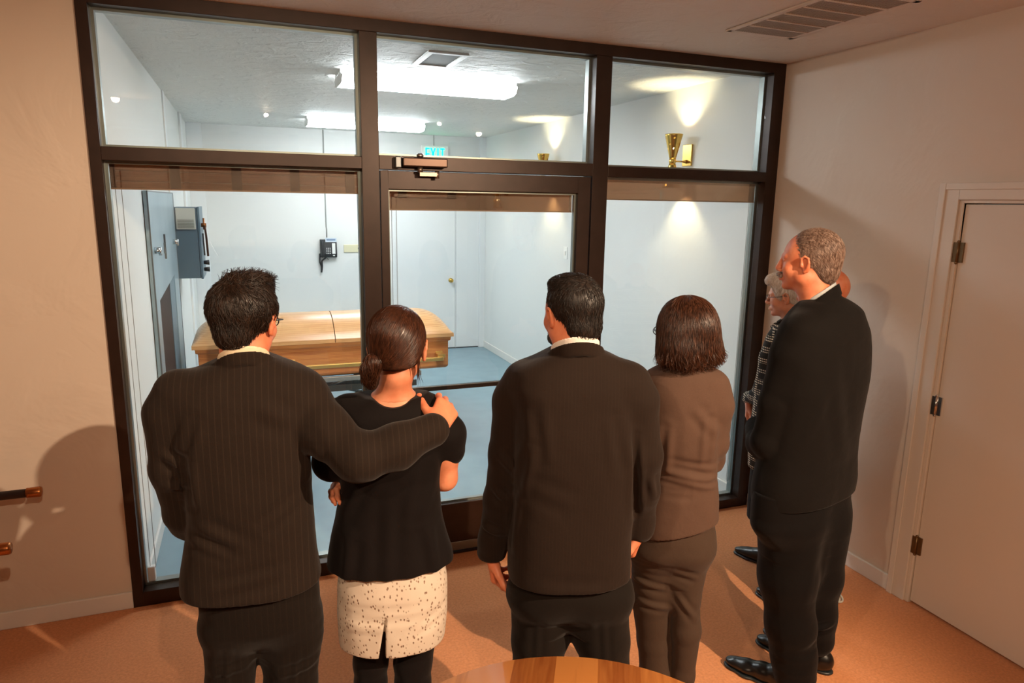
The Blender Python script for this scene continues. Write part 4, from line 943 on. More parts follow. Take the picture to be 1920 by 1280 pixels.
# ---------------------------------------------------------------- 1: man with his arm round the woman
def man_left():
    p = Person(-.3, 1.91, 6); vd = p.v
    fr = head_frame(p.pt(461, 602, .01), math.radians(30), .10, -.02, .90); nb = p.pt(461, 712, .0)
    J = Sdf()
    J.stack(p.rings([(664, 425, 500, .0, .060), (674, 398, 524, .0, .075), (688, 362, 552, .0, .09), (705, 330, 572, .0, .105), (730, 310, 585, .0, .118), (780, 318, 588, .0, .128), (850, 338, 585, .0, .132), (930, 350, 584, .0, .130), (1000, 348, 590, .0, .128), (1070, 338, 598, .0, .132), (1105, 340, 604, .0, .134), (1160, 345, 606, .0, .132)]), .02, n=2.5)
    # left arm, bent forward
    J.chain([(p.pt(338, 738, .0), .066), (p.pt(318, 775, .0), .060), (p.pt(322, 880, .01), .052), (p.pt(345, 960, .05), .049), (p.pt(352, 975, .08), .046), (p.pt(385, 985, .22), .040)], .035, kj=.02)
    # right arm behind the woman's back
    sh, el, wr = p.pt(565, 745, -.01), p.pt(672, 860, -.17), p.pt(810, 806, -.145)
    J.chain([(p.pt(545, 738, .0), .070), (sh, .066), (p.pt(610, 805, -.09), .062), (el, .058), (p.pt(745, 838, -.165), .056), (wr, .047)], .035, kj=.03)
    J.sub(jacket_collar(fr, nb, .056, p.v), 0, .004); J.plane((0, 0, p.pt(470, 1134, -.13)[2]), (0, 0, -1), .003)
    bod = Sdf(); bod.sub(J, .012, 0)
    V, Q = J.mesh(RES)
    cr = [(p.pt(352, 840), p.pt(362, 930), .012, -.012), (p.pt(575, 800), p.pt(592, 880), .012, -.010), (p.pt(370, 760), p.pt(352, 840), .012, -.005),
          (p.pt(470, 700), p.pt(474, 1125), .004, -.0015), (p.pt(380, 960), p.pt(450, 985), .016, .006), (p.pt(400, 1070), p.pt(520, 1030), .016, .006), (p.pt(360, 990), p.pt(440, 1010), .012, .004),
          (p.pt(560, 900), p.pt(480, 960), .014, .005), (p.pt(590, 760), p.pt(630, 850), .010, -.005), (p.pt(650, 820), p.pt(668, 905), .010, .006), (p.pt(672, 818), p.pt(690, 900), .009, -.006), (p.pt(620, 800), p.pt(640, 880), .012, .005),
          (p.pt(700, 830), p.pt(800, 800), .014, .005), (p.pt(545, 770), p.pt(480, 740), .02, .004), (p.pt(310, 840), p.pt(345, 860), .012, .005), (p.pt(320, 905), p.pt(352, 890), .010, .005), (p.pt(470, 1040), p.pt(474, 1131), .005, -.004)]
    V = creased(V, Q, cr, vd, 1, .0022, 13)
    jm = fabric('dark_brown_pinstripe', '#1e1713', '#281f19', ('#43362c', .016, 0.1))
    # trousers
    T = Sdf()
    T.stack(p.rings([(1085, 366, 592, .0, .110), (1130, 374, 598, .0, .115), (1160, 380, 598, .0, .108), (1185, 405, 575, .0, .075), (1205, 450, 520, .0, .03)]), .02, n=2.3)
    l = [p.lr(377, 485, 1185, .0), p.lr(385, 473, 1280, .0), (p.w(-.10, .42, .01), .068), (p.w(-.11, .10, .0), .058), (p.w(-.11, .05, .0), .058)]
    r = [p.lr(488, 606, 1185, .0), p.lr(499, 592, 1280, .0), (p.w(.07, .42, .01), .068), (p.w(.085, .10, .0), .058), (p.w(.085, .05, .0), .058)]
    T.chain(l, .045, kj=.02); T.chain(r, .045, kj=.02)
    VT, QT = T.mesh(RES)
    VT = creased(VT, QT, [(p.pt(430, 1180), p.pt(425, 1280), .01, .004), (p.pt(555, 1180), p.pt(545, 1280), .01, .004), (p.pt(520, 1240), p.pt(590, 1215), .012, .005), (p.pt(400, 1240), p.pt(460, 1225), .012, .004)], vd, 2, .002, 11)
    bod.sub(T, .012, .01)
    bod.frame = None
    Vb, Qb = bod.mesh(.010, hi=[9, 9, nb[2]-.02])
    Hd = Sdf(); add_head(Hd, fr, neck_to=nb, neck_r=.062)
    for q in (-1, 1): pass
    Vh, Qh = Hd.mesh(.0032)
    Hs = Sdf(); add_hand(Hs, p.pt(819, 800, -.140), p.pt(842, 757, -.075)-p.pt(819, 800, -.140), p.v*1.0+Z3*-.5-p.u*.1, 1, .42, .98, .16, .75, curls=[.50, .55, .6, .62])
    fw = p.pt(385, 985, .24); add_hand(Hs, fw, p.v*.5+p.u*1.0-Z3*.1, -p.v, 1, .5)
    V1, Q1 = Hs.mesh(.0028)
    p.finish([(Vb, Qb), (Vh, Qh), (V1, Q1)], SK_M, 'man in dark pinstripe suit with thick dark hair, arm around woman in white skirt')
    p.part('jacket', [(V, Q)], jm); p.part('trousers', [(VT, QT)], fabric('dark_brown_trouser', '#15100d', '#1c1612', ('#2c231c', .016, .1)))
    C = shirt_collar(fr, nb, .056, p.v); p.part('shirt_collar', [C.mesh(.003)], M['shirt_cream'])
    # hair
    S = Sdf(); hairE(S, fr, (0, -.018, .040), (.092, .105, .092), 0); hairE(S, fr, (-.01, .050, .098), (.062, .055, .034), .02); hairE(S, fr, (.0, -.070, -.040), (.048, .036, .040), .03)
    hairE(S, fr, (.015, .0, .118), (.06, .07, .022), .02)
    hairE(S, fr, (0, .105, -.035), (.10, .075, .105), .012, 's')
    for q in (-1, 1): hairE(S, fr, (q*.088, .02, -.03), (.03, .034, .045), .008, 's')
    hpl(S, fr, (0, -.02, -.060), (0, .25, -1), .02)
    Vs, Qs = S.mesh(.0035); Vs = Vs+normals(Vs, Qs)*(.0022*wave_noise(Vs, 5, 60))[:, None]
    rt = sample_roots(Vs, Qs, 3600, lambda c: np.ones(len(c), bool))
    crown = np.array([.012, -.055, .125])
    def flow(L):
        d = L-crown; ang = np.stack([-d[:, 1], d[:, 0], 0*d[:, 0]], 1); out = d*1.0+ang*.5; out[:, 2] -= .06; top = L[:, 2] > .07; out[top, 1] += .05; return out
    st = strands(S, fr, rt, flow, 8, .055, .0011, .0012, 2, .006, .35)
    rt2 = sample_roots(Vs, Qs, 260, lambda c: ((c-fr[1]) @ fr[0])[:, 2] > .085, 9)
    st2 = strands(S, fr, rt2, lambda L: np.tile([.25, .6, .45], (len(L), 1)), 8, .045, .0012, .001, 12, .016, .6, follow=True)
    p.part('hair', [(Vs, Qs), st, st2], hairmat('near_black_hair', '#17100c', '#33231a'))
    glasses(fr, p.root, M['eyeglass'])
    for q, x in ((-1, -.115), (1, .09)): shoe(p.v+p.u*.12*q, p.w(x, 0, -.07), .29, parent=p.root)
# ---------------------------------------------------------------- 2: woman in black blouse and eyelet skirt
def woman_skirt():
    p = Person(11.2, 1.95, 10); vd = p.v
    fr = head_frame(p.pt(746, 652, .0), math.radians(24), .16, -.03, .93)
    J = Sdf()
    J.stack(p.rings([(738, 676, 800, .0, .070), (748, 655, 812, .0, .085), (762, 636, 822, .0, .098), (790, 622, 832, .0, .105), (840, 630, 830, .0, .108), (900, 640, 824, .0, .105), (950, 634, 826, .0, .104), (1000, 622, 836, .0, .112), (1040, 614, 848, .0, .122), (1100, 616, 850, .0, .124)]), .02, n=2.3)
    # short loose sleeves
    J.chain([(p.pt(655, 775), .055), (p.pt(630, 815), .056), (p.pt(622, 865, .02), .055)], .03, kj=.02)
    J.chain([(p.pt(802, 775), .052), (p.pt(836, 812, .0), .058), (p.pt(842, 842, .005), .050)], .03, kj=.02)
    J.plane((0, 0, p.pt(735, 1090, -.125)[2]), (0, 0, -1), .004)
    N = Sdf(); N.ell(p.pt(735, 722, -.05), np.array([.068, .14, .058]), rotz(-p.yaw), 0)
    J.sub(N, 0, .006, 's')
    V, Q = J.mesh(RES)
    V = creased(V, Q, [(p.pt(660, 980), p.pt(650, 1060), .016, .006), (p.pt(730, 900), p.pt(725, 1080), .018, .004), (p.pt(800, 960), p.pt(815, 1050), .016, .006), (p.pt(690, 860), p.pt(640, 960), .014, .004), (p.pt(800, 860), p.pt(770, 950), .014, -.004)], vd, 11, .003, 9)
    A = Sdf()  # bare arms and upper body
    A.stack(p.rings([(716, 716, 766, .0, .044), (730, 706, 772, .0, .054), (744, 688, 786, .0, .062), (770, 654, 806, .0, .084), (800, 640, 820, .0, .092), (900, 652, 812, .0, .090), (1000, 645, 818, .0, .090), (1120, 652, 818, .0, .09), (1150, 665, 805, .0, .07)]), .02)
    A.chain([(p.pt(815, 790), .040), (p.pt(836, 850, .0), .0400), (p.pt(834, 896, .01), .036), (p.pt(800, 905, .10), .033), (p.pt(740, 900, .20), .029)], .03, kj=.015)
    A.chain([(p.pt(648, 790), .040), (p.pt(640, 860, .0), .037), (p.pt(652, 905, .05), .034), (p.pt(690, 900, .15), .030)], .03, kj=.015)
    add_hand(A, p.pt(660, 905, .09), p.pt(632, 905, .06)-p.pt(660, 905, .13), p.u*.2-p.v*.2-Z3*.5, 1, .5, .86)
    A.chain([(p.w(-.07, .78), .055), (p.w(-.080, .60), .036), (p.w(-.085, .38, .01), .034), (p.w(-.085, .10), .032), (p.w(-.085, .06), .032)], .02, kj=.02)
    A.chain([(p.w(.06, .78), .055), (p.w(.045, .60), .036), (p.w(.037, .38, .01), .034), (p.w(.037, .10), .032), (p.w(.037, .06), .032)], .02, kj=.02)
    bodyV = A.mesh(.0048)
    Hd = Sdf(); add_head(Hd, fr, neck_to=p.pt(738, 742, -.005), neck_r=.044, jaww=.88, cheeks=.95)
    Hd.sub(A, .0004, .022)
    hv = Hd.mesh(.0035, lo=[-9, -9, p.pt(740, 745)[2]])
    p.finish([bodyV, hv], SK_W, 'woman in a black blouse and white eyelet skirt with her brown hair tied back')
    p.part('blouse', [(V, Q)], fabric('black_crepe', '#0e0a09', '#151010', rough=.8, sheen=.05))
    # sheer sleeve edge
    F = Sdf(); F.ell(p.pt(849, 832, .01), (.034, .052, .046), rotz(-.2), 0); p.part('sheer_sleeve', [F.mesh(.004)], fabric('sheer_black', '#2a2626', '#322d2c'))
    # skirt
    K = Sdf(); K.stack(p.rings([(1040, 640, 830, .0, .105), (1080, 634, 838, .0, .115), (1130, 633, 838, .0, .122), (1180, 635, 833, .0, .122), (1222, 640, 826, .0, .118)]), 0, n=2.3)
    K.plane(p.w(0, p.pt(740, 1226, -.1)[2], 0), (0, 0, -1), .002)
    sl = Sdf(); sl.cone(p.pt(723, 1160, -.12), p.pt(716, 1245, -.12), .001, .010, 0, flat=p.v, ratio=6); K.sub(sl, 0, .002, 's')
    inner = Sdf(); inner.stack(p.rings([(1150, 646, 820, .0, .105), (1270, 652, 812, .0, .105)]), 0); K.sub(inner, 0, .002, 's')
    Vk, Qk = K.mesh(.004)
    Vk = creased(Vk, Qk, [(p.pt(650, 1110), p.pt(790, 1100), .008, .003), (p.pt(660, 1125), p.pt(820, 1118), .008, .0035), (p.pt(645, 1140), p.pt(720, 1135), .008, -.003), (p.pt(726, 1165), p.pt(724, 1225), .006, .006), (p.pt(760, 1150), p.pt(830, 1120), .010, .003)], vd, 21, .0016, 18)
    m, nt, b = newmat('eyelet_cotton'); b.inputs['Roughness'].default_value = .85
    tc = node(nt, 'ShaderNodeTexCoord'); mp = node(nt, 'ShaderNodeMapping'); mp.inputs['Rotation'].default_value = (0, .5, .2); mp.inputs['Scale'].default_value = (1, 1, .62); nt.links.new(tc.outputs['Object'], mp.inputs[0])
    vo = node(nt, 'ShaderNodeTexVoronoi', Scale=105.0); nt.links.new(mp.outputs[0], vo.inputs['Vector'])
    mr = node(nt, 'ShaderNodeMapRange'); mr.inputs[1].default_value = .17; mr.inputs[2].default_value = .30; nt.links.new(vo.outputs['Distance'], mr.inputs[0])
    mx = node(nt, 'ShaderNodeMix', data_type='RGBA'); mx.inputs[6].default_value = srgb('#8a6f5c'); mx.inputs[7].default_value = srgb('#cfc2b2'); nt.links.new(mr.outputs[0], mx.inputs[0]); nt.links.new(mx.outputs[2], b.inputs['Base Color'])
    bp = node(nt, 'ShaderNodeBump', Strength=.7, Distance=.002); nt.links.new(mr.outputs[0], bp.inputs['Height']); nt.links.new(bp.outputs[0], b.inputs['Normal'])
    p.part('skirt', [(Vk, Qk)], m)
    L = Sdf(); 
    for s_ in (-1, 1):
        xs = ((666, 724) if s_ < 0 else (742, 806)); lx = -.085 if s_ < 0 else .037
        L.chain([(p.w(.070*s_, .72), .066), p.lr(xs[0]-2, xs[1]+2, 1240), p.lr(xs[0], xs[1], 1279), (p.w(lx, .38, .01), .050), (p.w(lx, .25, -.01), .047), (p.w(lx, .09), .038)], .01, kj=.02)
    p.part('leggings', [L.mesh(.005)], fabric('black_leggings', '#100d0d', '#151111', rough=.7))
    # hair: smooth cap drawn to a low knot on the left
    S = Sdf(); hairE(S, fr, (0, -.020, .034), (.088, .108, .096), 0); hairE(S, fr, (0, -.052, -.025), (.064, .060, .058), .035)
    hairE(S, fr, (0, .105, -.025), (.10, .07, .10), .012, 's'); hpl(S, fr, (0, -.02, -.052), (0, .20, -1), .015)
    for q in (-1, 1): hairE(S, fr, (q*.092, .022, -.028), (.026, .034, .042), .008, 's')
    Vs, Qs = S.mesh(.0035); knot = np.array([-.048, -.10, -.062])
    def flow(L): return (knot-L)+np.array([0, 0, -.01])
    rt = sample_roots(Vs, Qs, 3000, lambda c: np.ones(len(c), bool)); st = strands(S, fr, rt, flow, 9, .075, .0009, .0006, 4, 0, .06)
    T = Sdf(); k_ = p.pt(694, 684, -.085); T.chain([(p.pt(715, 672, -.075), .020), (p.pt(700, 680, -.085), .022), (p.pt(693, 694, -.085), .021), (p.pt(692, 712, -.075), .015), (p.pt(697, 724, -.065), .005)], 0, kj=.012)
    Vt, Qt = T.mesh(.003); Vt = Vt+normals(Vt, Qt)*(.0012*wave_noise(Vt*np.array([1, 1, .3]), 8, 120))[:, None]
    rt = sample_roots(Vt, Qt, 420, lambda c: c[:, 2] > p.pt(694, 705)[2], 6); st2 = strands(T, fr, rt, lambda L: np.tile([.1, .05, -1], (len(L), 1)), 8, .075, .0010, .001, 5, .006, .22)
    rt = sample_roots(Vs, Qs, 26, lambda c: (((c-fr[1]) @ fr[0])[:, 0] > .060) & (((c-fr[1]) @ fr[0])[:, 2] < -.03), 7)
    st3 = strands(S, fr, rt, lambda L: np.tile([.05, .25, -1], (len(L), 1)), 9, .085, .0010, .001, 5, .0, .10, follow=False)
    p.part('hair', [(Vs, Qs), st, (Vt, Qt), st2, st3], hairmat('dark_brown_hair', '#2a170f', '#4d2c1c', .34))
    for q, x in ((-1, -.085), (1, .037)): shoe(p.v+p.u*.1*q, p.w(x, 0, -.06), .25, .044, parent=p.root, low=True)
# ---------------------------------------------------------------- 3: man in the middle
def man_middle():
    p = Person(26.2, 1.95, 14); vd = p.v
    fr = head_frame(p.pt(1072, 587, .0), math.radians(-9), .10, .0, .885); nb = p.pt(1076, 690, .0); bf0 = rotz(-p.yaw) @ np.array([0, 1, 0])
    J = Sdf()
    J.stack(p.rings([(645, 1046, 1114, .0, .060), (654, 1032, 1128, .0, .075), (668, 1004, 1158, .0, .09), (686, 972, 1190, .0, .105), (710, 958, 1202, .0, .120), (760, 960, 1200, .0, .132), (850, 964, 1192, .0, .138), (950, 960, 1186, .0, .136), (1040, 954, 1180, .0, .134), (1090, 955, 1180, .0, .134), (1140, 956, 1180, .0, .132)]), .02, n=2.6)
    J.chain([(p.pt(985, 722), .066), (p.pt(966, 752), .066), (p.pt(954, 850, .0), .058), (p.pt(938, 935, .02), .052), (p.pt(925, 1010, .05), .046), (p.pt(922, 1032, .06), .047)], .035, kj=.02)
    J.chain([(p.pt(1178, 722), .066), (p.pt(1194, 752), .062), (p.pt(1206, 850, .0), .054), (p.pt(1205, 920, .03), .048), (p.pt(1200, 975, .06), .043), (p.pt(1200, 990, .065), .044)], .035, kj=.02)
    J.sub(jacket_collar(fr, nb, .060, bf0), 0, .004); J.plane((0, 0, p.pt(1070, 1114, -.13)[2]), (0, 0, -1), .003)
    V, Q = J.mesh(RES)
    V = creased(V, Q, [(p.pt(1004, 800), p.pt(975, 900), .012, -.012), (p.pt(972, 900), p.pt(960, 1010), .010, -.010), (p.pt(1185, 800), p.pt(1192, 960), .011, -.010), (p.pt(1078, 690), p.pt(1080, 1110), .004, -.0015),
        (p.pt(1010, 740), p.pt(1020, 840), .016, -.006), (p.pt(1150, 760), p.pt(1160, 860), .014, -.004), (p.pt(940, 840), p.pt(965, 870), .012, .005), (p.pt(930, 910), p.pt(950, 930), .010, .005), (p.pt(905, 985), p.pt(940, 1000), .010, .004), (p.pt(1020, 1060), p.pt(1140, 1075), .02, .004), (p.pt(1060, 950), p.pt(1062, 1112), .006, .003), (p.pt(1000, 880), p.pt(1080, 910), .02, .003), (p.pt(1215, 880), p.pt(1225, 930), .01, .004)], vd, 31, .0022, 12)
    T = Sdf(); T.stack(p.rings([(1060, 968, 1172, .0, .110), (1100, 960, 1178, .0, .115), (1120, 968, 1172, .0, .100), (1138, 1000, 1145, .0, .07), (1150, 1040, 1095, .0, .03)]), .02, n=2.3)
    T.chain([p.lr(957, 1064, 1130), p.lr(962, 1058, 1200), p.lr(965, 1054, 1240), (p.w(-.105, .40, .01), .066), (p.w(-.115, .05), .056)], .07, kj=.02)
    T.chain([p.lr(1072, 1180, 1130), p.lr(1082, 1180, 1200), p.lr(1092, 1178, 1240), (p.w(.10, .40, .01), .066), (p.w(.11, .05), .056)], .07, kj=.02)
    VT, QT = T.mesh(RES); VT = creased(VT, QT, [(p.pt(1012, 1130), p.pt(1008, 1240), .01, .004), (p.pt(1130, 1130), p.pt(1135, 1240), .01, .004)], vd, 32, .002, 11)
    bod = Sdf(); bod.sub(J, .012, 0); bod.sub(T, .012, .01); Vb, Qb = bod.mesh(.010, hi=[9, 9, p.pt(1080, 675)[2]-.02])
    Hd = Sdf(); add_head(Hd, fr, neck_to=nb, neck_r=.068, full=1.05, jaww=1.15, cheeks=1.15); Vh, Qh = Hd.mesh(.0032)
    Hs = Sdf(); add_hand(Hs, p.pt(921, 1036, .06), np.array([0, 0, -1.0])+p.v*.25+p.u*.10, p.u*1.0+p.v*.1, 1, .62, 1.0, curls=[.55, .62, .68, .72])
    add_hand(Hs, p.pt(1199, 992, .065), np.array([0, 0, -1.0])+p.v*.35-p.u*.22, -p.u, -1, .5, .95); V1, Q1 = Hs.mesh(.0028)
    p.finish([(Vb, Qb), (Vh, Qh), (V1, Q1)], SK_M, 'stocky man in dark brown suit with short black hair standing between the two women')
    p.part('jacket', [(V, Q)], fabric('dark_brown_wool', '#1d1511', '#271d17', ('#33271f', .010, .42))); p.part('trousers', [(VT, QT)], fabric('dark_wool_trouser', '#120e0c', '#1a1511'))
    C = shirt_collar(fr, nb, .060, bf0); p.part('shirt_collar', [C.mesh(.003)], M['shirt_white'])
    S = Sdf(); hairE(S, fr, (0, -.020, .034), (.083, .102, .094), 0); hairE(S, fr, (0, -.070, -.045), (.058, .038, .045), .03); hairE(S, fr, (0, .030, .095), (.060, .050, .028), .02)
    hairE(S, fr, (0, .105, -.035), (.10, .080, .098), .012, 's'); hpl(S, fr, (0, -.02, -.074), (0, .3, -1), .018)
    for q in (-1, 1): hairE(S, fr, (q*.088, .016, -.03), (.026, .036, .046), .008, 's')
    Vs, Qs = S.mesh(.0035); Vs = Vs+normals(Vs, Qs)*(.0012*wave_noise(Vs, 6, 90))[:, None]
    rt = sample_roots(Vs, Qs, 4200, lambda c: np.ones(len(c), bool))
    def flow(L):
        d = L-np.array([0, -.05, .13]); d[:, 2] -= .05; top = L[:, 2] > .075; d[top, 1] += .10; return d
    st = strands(S, fr, rt, flow, 6, .022, .0009, .0006, 2, .003, .35); p.part('hair', [(Vs, Qs), st], hairmat('black_short_hair', '#15110f', '#2a221e'))
    B = Sdf(); hairE(B, fr, (0, .088, -.088), (.026, .018, .026), 0); hairE(B, fr, (-.026, .072, -.080), (.016, .024, .022), .012); hairE(B, fr, (.026, .072, -.080), (.016, .024, .022), .012); hairE(B, fr, (0, .096, -.0665), (.020, .020, .008), .004, 's')
    Vg, Qg = B.mesh(.003); rt = sample_roots(Vg, Qg, 500, lambda c: np.ones(len(c), bool)); st = strands(B, fr, rt, lambda L: np.tile([0, .3, -1], (len(L), 1)), 5, .014, .0008, .0005, 2, .003, .4)
    p.part('goatee', [(Vg, Qg), st], hairmat('greying_beard', '#2a2420', '#6f6660'))
    for q, x in ((-1, -.12), (1, .115)): shoe(p.v+p.u*.15*q, p.w(x, 0, -.07), .29, parent=p.root)
# ---------------------------------------------------------------- 4: woman with bobbed hair
def woman_bob():
    p = Person(34.9, 2.30, 20); vd = p.v
    fr = head_frame(p.pt(1283, 622, .0), math.radians(-6), .06, .0, .93)
    J = Sdf()
    J.stack(p.rings([(676, 1258, 1318, .0, .055), (686, 1240, 1334, .0, .070), (700, 1222, 1350, .0, .085), (722, 1208, 1360, .0, .098), (770, 1208, 1356, .0, .108), (830, 1214, 1348, .0, .108), (878, 1216, 1344, .0, .104), (930, 1206, 1346, .0, .112), (975, 1196, 1346, .0, .118), (1040, 1194, 1344, .0, .118)]), .02, n=2.4)
    J.chain([(p.pt(1232, 722), .052), (p.pt(1222, 760), .052), (p.pt(1216, 830, .02), .046), (p.pt(1222, 862, .06), .044), (p.pt(1250, 858, .16), .038)], .03, kj=.02)
    J.chain([(p.pt(1336, 722), .052), (p.pt(1344, 760), .050), (p.pt(1340, 830, .02), .045), (p.pt(1334, 860, .06), .043), (p.pt(1300, 850, .16), .038)], .03, kj=.02)
    J.sub(jacket_collar(fr, p.pt(1287, 712), .046, p.v, tilt=.6), 0, .004); J.plane(p.pt(1260, 1010, -.11), (.25*p.u-Z3*1.0+.05*p.v), .003)
    V, Q = J.mesh(RES)
    V = creased(V, Q, [(p.pt(1330, 770), p.pt(1322, 850), .010, -.008), (p.pt(1250, 780), p.pt(1242, 870), .012, -.008), (p.pt(1255, 845), p.pt(1340, 868), .010, .007), (p.pt(1250, 870), p.pt(1345, 895), .009, -.007), (p.pt(1225, 872), p.pt(1300, 885), .009, .006), (p.pt(1288, 700), p.pt(1282, 1005), .004, -.002), (p.pt(1245, 900), p.pt(1300, 905), .010, .004), (p.pt(1300, 750), p.pt(1340, 800), .014, .004)], vd, 41, .0022, 14)
    T = Sdf(); T.stack(p.rings([(960, 1200, 1338, .0, .100), (1000, 1188, 1338, .0, .110), (1035, 1192, 1326, .0, .095), (1052, 1210, 1305, .0, .06), (1064, 1235, 1280, .0, .03)]), .02, n=2.2)
    T.chain([p.lr(1184, 1262, 1030), p.lr(1184, 1258, 1120, .02), p.lr(1196, 1257, 1200, .02), p.lr(1200, 1258, 1262, .01), (p.w(-.07, .06, .02), .062)], .06, kj=.015)
    T.chain([p.lr(1254, 1334, 1030), p.lr(1258, 1314, 1120), p.lr(1260, 1314, 1180), p.lr(1260, 1302, 1262), (p.w(.07, .06, .0), .060)], .06, kj=.015)
    VT, QT = T.mesh(RES); VT = creased(VT, QT, [(p.pt(1190, 1030), p.pt(1255, 1045), .008, .004), (p.pt(1188, 1070), p.pt(1250, 1090), .010, .005), (p.pt(1195, 1110), p.pt(1255, 1130), .010, .004), (p.pt(1262, 1050), p.pt(1310, 1070), .010, .004), (p.pt(1270, 1100), p.pt(1305, 1150), .010, .004)], vd, 42, .002, 14)
    bod = Sdf(); bod.sub(J, .011, 0); bod.sub(T, .011, .01); Vb, Qb = bod.mesh(.010, hi=[9, 9, p.pt(1288, 700)[2]-.02])
    Hd = Sdf(); add_head(Hd, fr, neck_to=p.pt(1287, 712), neck_r=.048, jaww=.9); Vh, Qh = Hd.mesh(.0035)
    Hs = Sdf(); add_hand(Hs, p.pt(1250, 858, .17), p.u+p.v*.1, -p.v, 1, .4, .88); add_hand(Hs, p.pt(1300, 850, .17), -p.u+p.v*.1, -p.v, -1, .4, .88)
    p.finish([(Vb, Qb), (Vh, Qh), Hs.mesh(.0035)], SK_W, 'woman in a brown grey pantsuit with a reddish brown bob and glasses, arms folded')
    p.part('jacket', [(V, Q)], fabric('taupe_wool', '#4c3930', '#5b463a')); p.part('trousers', [(VT, QT)], fabric('taupe_trouser', '#3c2f26', '#493a30'))
    C = shirt_collar(fr, p.pt(1287, 712), .046, p.v); p.part('shirt_collar', [C.mesh(.003)], M['shirt_white'])
    S = Sdf(); hairE(S, fr, (0, -.018, .030), (.094, .108, .100), 0); hairE(S, fr, (0, -.022, -.020), (.097, .090, .070), .05); hairE(S, fr, (0, -.022, -.055), (.098, .088, .042), .03); hairE(S, fr, (.094, -.045, -.078), (.034, .030, .016), .03, rot=roty(.5)); hairE(S, fr, (-.070, -.005, -.092), (.030, .030, .016), .03, rot=roty(-.3))
    S.sub(Sdf().chain([(hpt(fr, (-.066, -.01, -.068)), .028), (hpt(fr, (-.035, -.068, -.072)), .034), (hpt(fr, (.035, -.070, -.072)), .034), (hpt(fr, (.084, -.030, -.060)), .030)], 0, kj=.03), 0, .05)
    hairE(S, fr, (0, .10, -.05), (.076, .080, .120), .014, 's'); hairE(S, fr, (0, .03, -.15), (.055, .08, .07), .01, 's')
    Vs, Qs = S.mesh(.004); Vs = Vs+normals(Vs, Qs)*(.0020*wave_noise((Vs)*np.array([1, 1, .18]), 8, 80))[:, None]
    rt = sample_roots(Vs, Qs, 4000, lambda c: ((c-fr[1]) @ fr[0])[:, 2] > -.06)
    def flow(L):
        d = np.stack([L[:, 0]*.9, (L[:, 1]+.01)*.9, -.10-0*L[:, 0]], 1); low = L[:, 2] < -.06; top = (L[:, 2] > .09); d[top, 2] = -.03; d[low, 0] += .05; d[low, 1] *= 1.0; return d
    st = strands(S, fr, rt, flow, 10, .095, .0011, .0010, 5, .004, .07)
    rt = sample_roots(Vs, Qs, 700, lambda c: (((c-fr[1]) @ fr[0])[:, 2] < -.040) & (((c-fr[1]) @ fr[0])[:, 2] > -.10), 8)
    st2 = strands(S, fr, rt, lambda L: np.stack([L[:, 0]*6+.25, L[:, 1]*2-.1, -1+0*L[:, 0]], 1), 7, .050, .0011, .001, 6, .016, .2)
    p.part('hair', [(Vs, Qs), st, st2], hairmat('auburn_hair', '#2a170f', '#573626', .36))
    glasses(fr, p.root, M['eyeglass'])
    for q, x in ((-1, -.08), (1, .08)): shoe(p.v+p.u*.1*q, p.w(x, 0, -.06), .26, .046, parent=p.root)
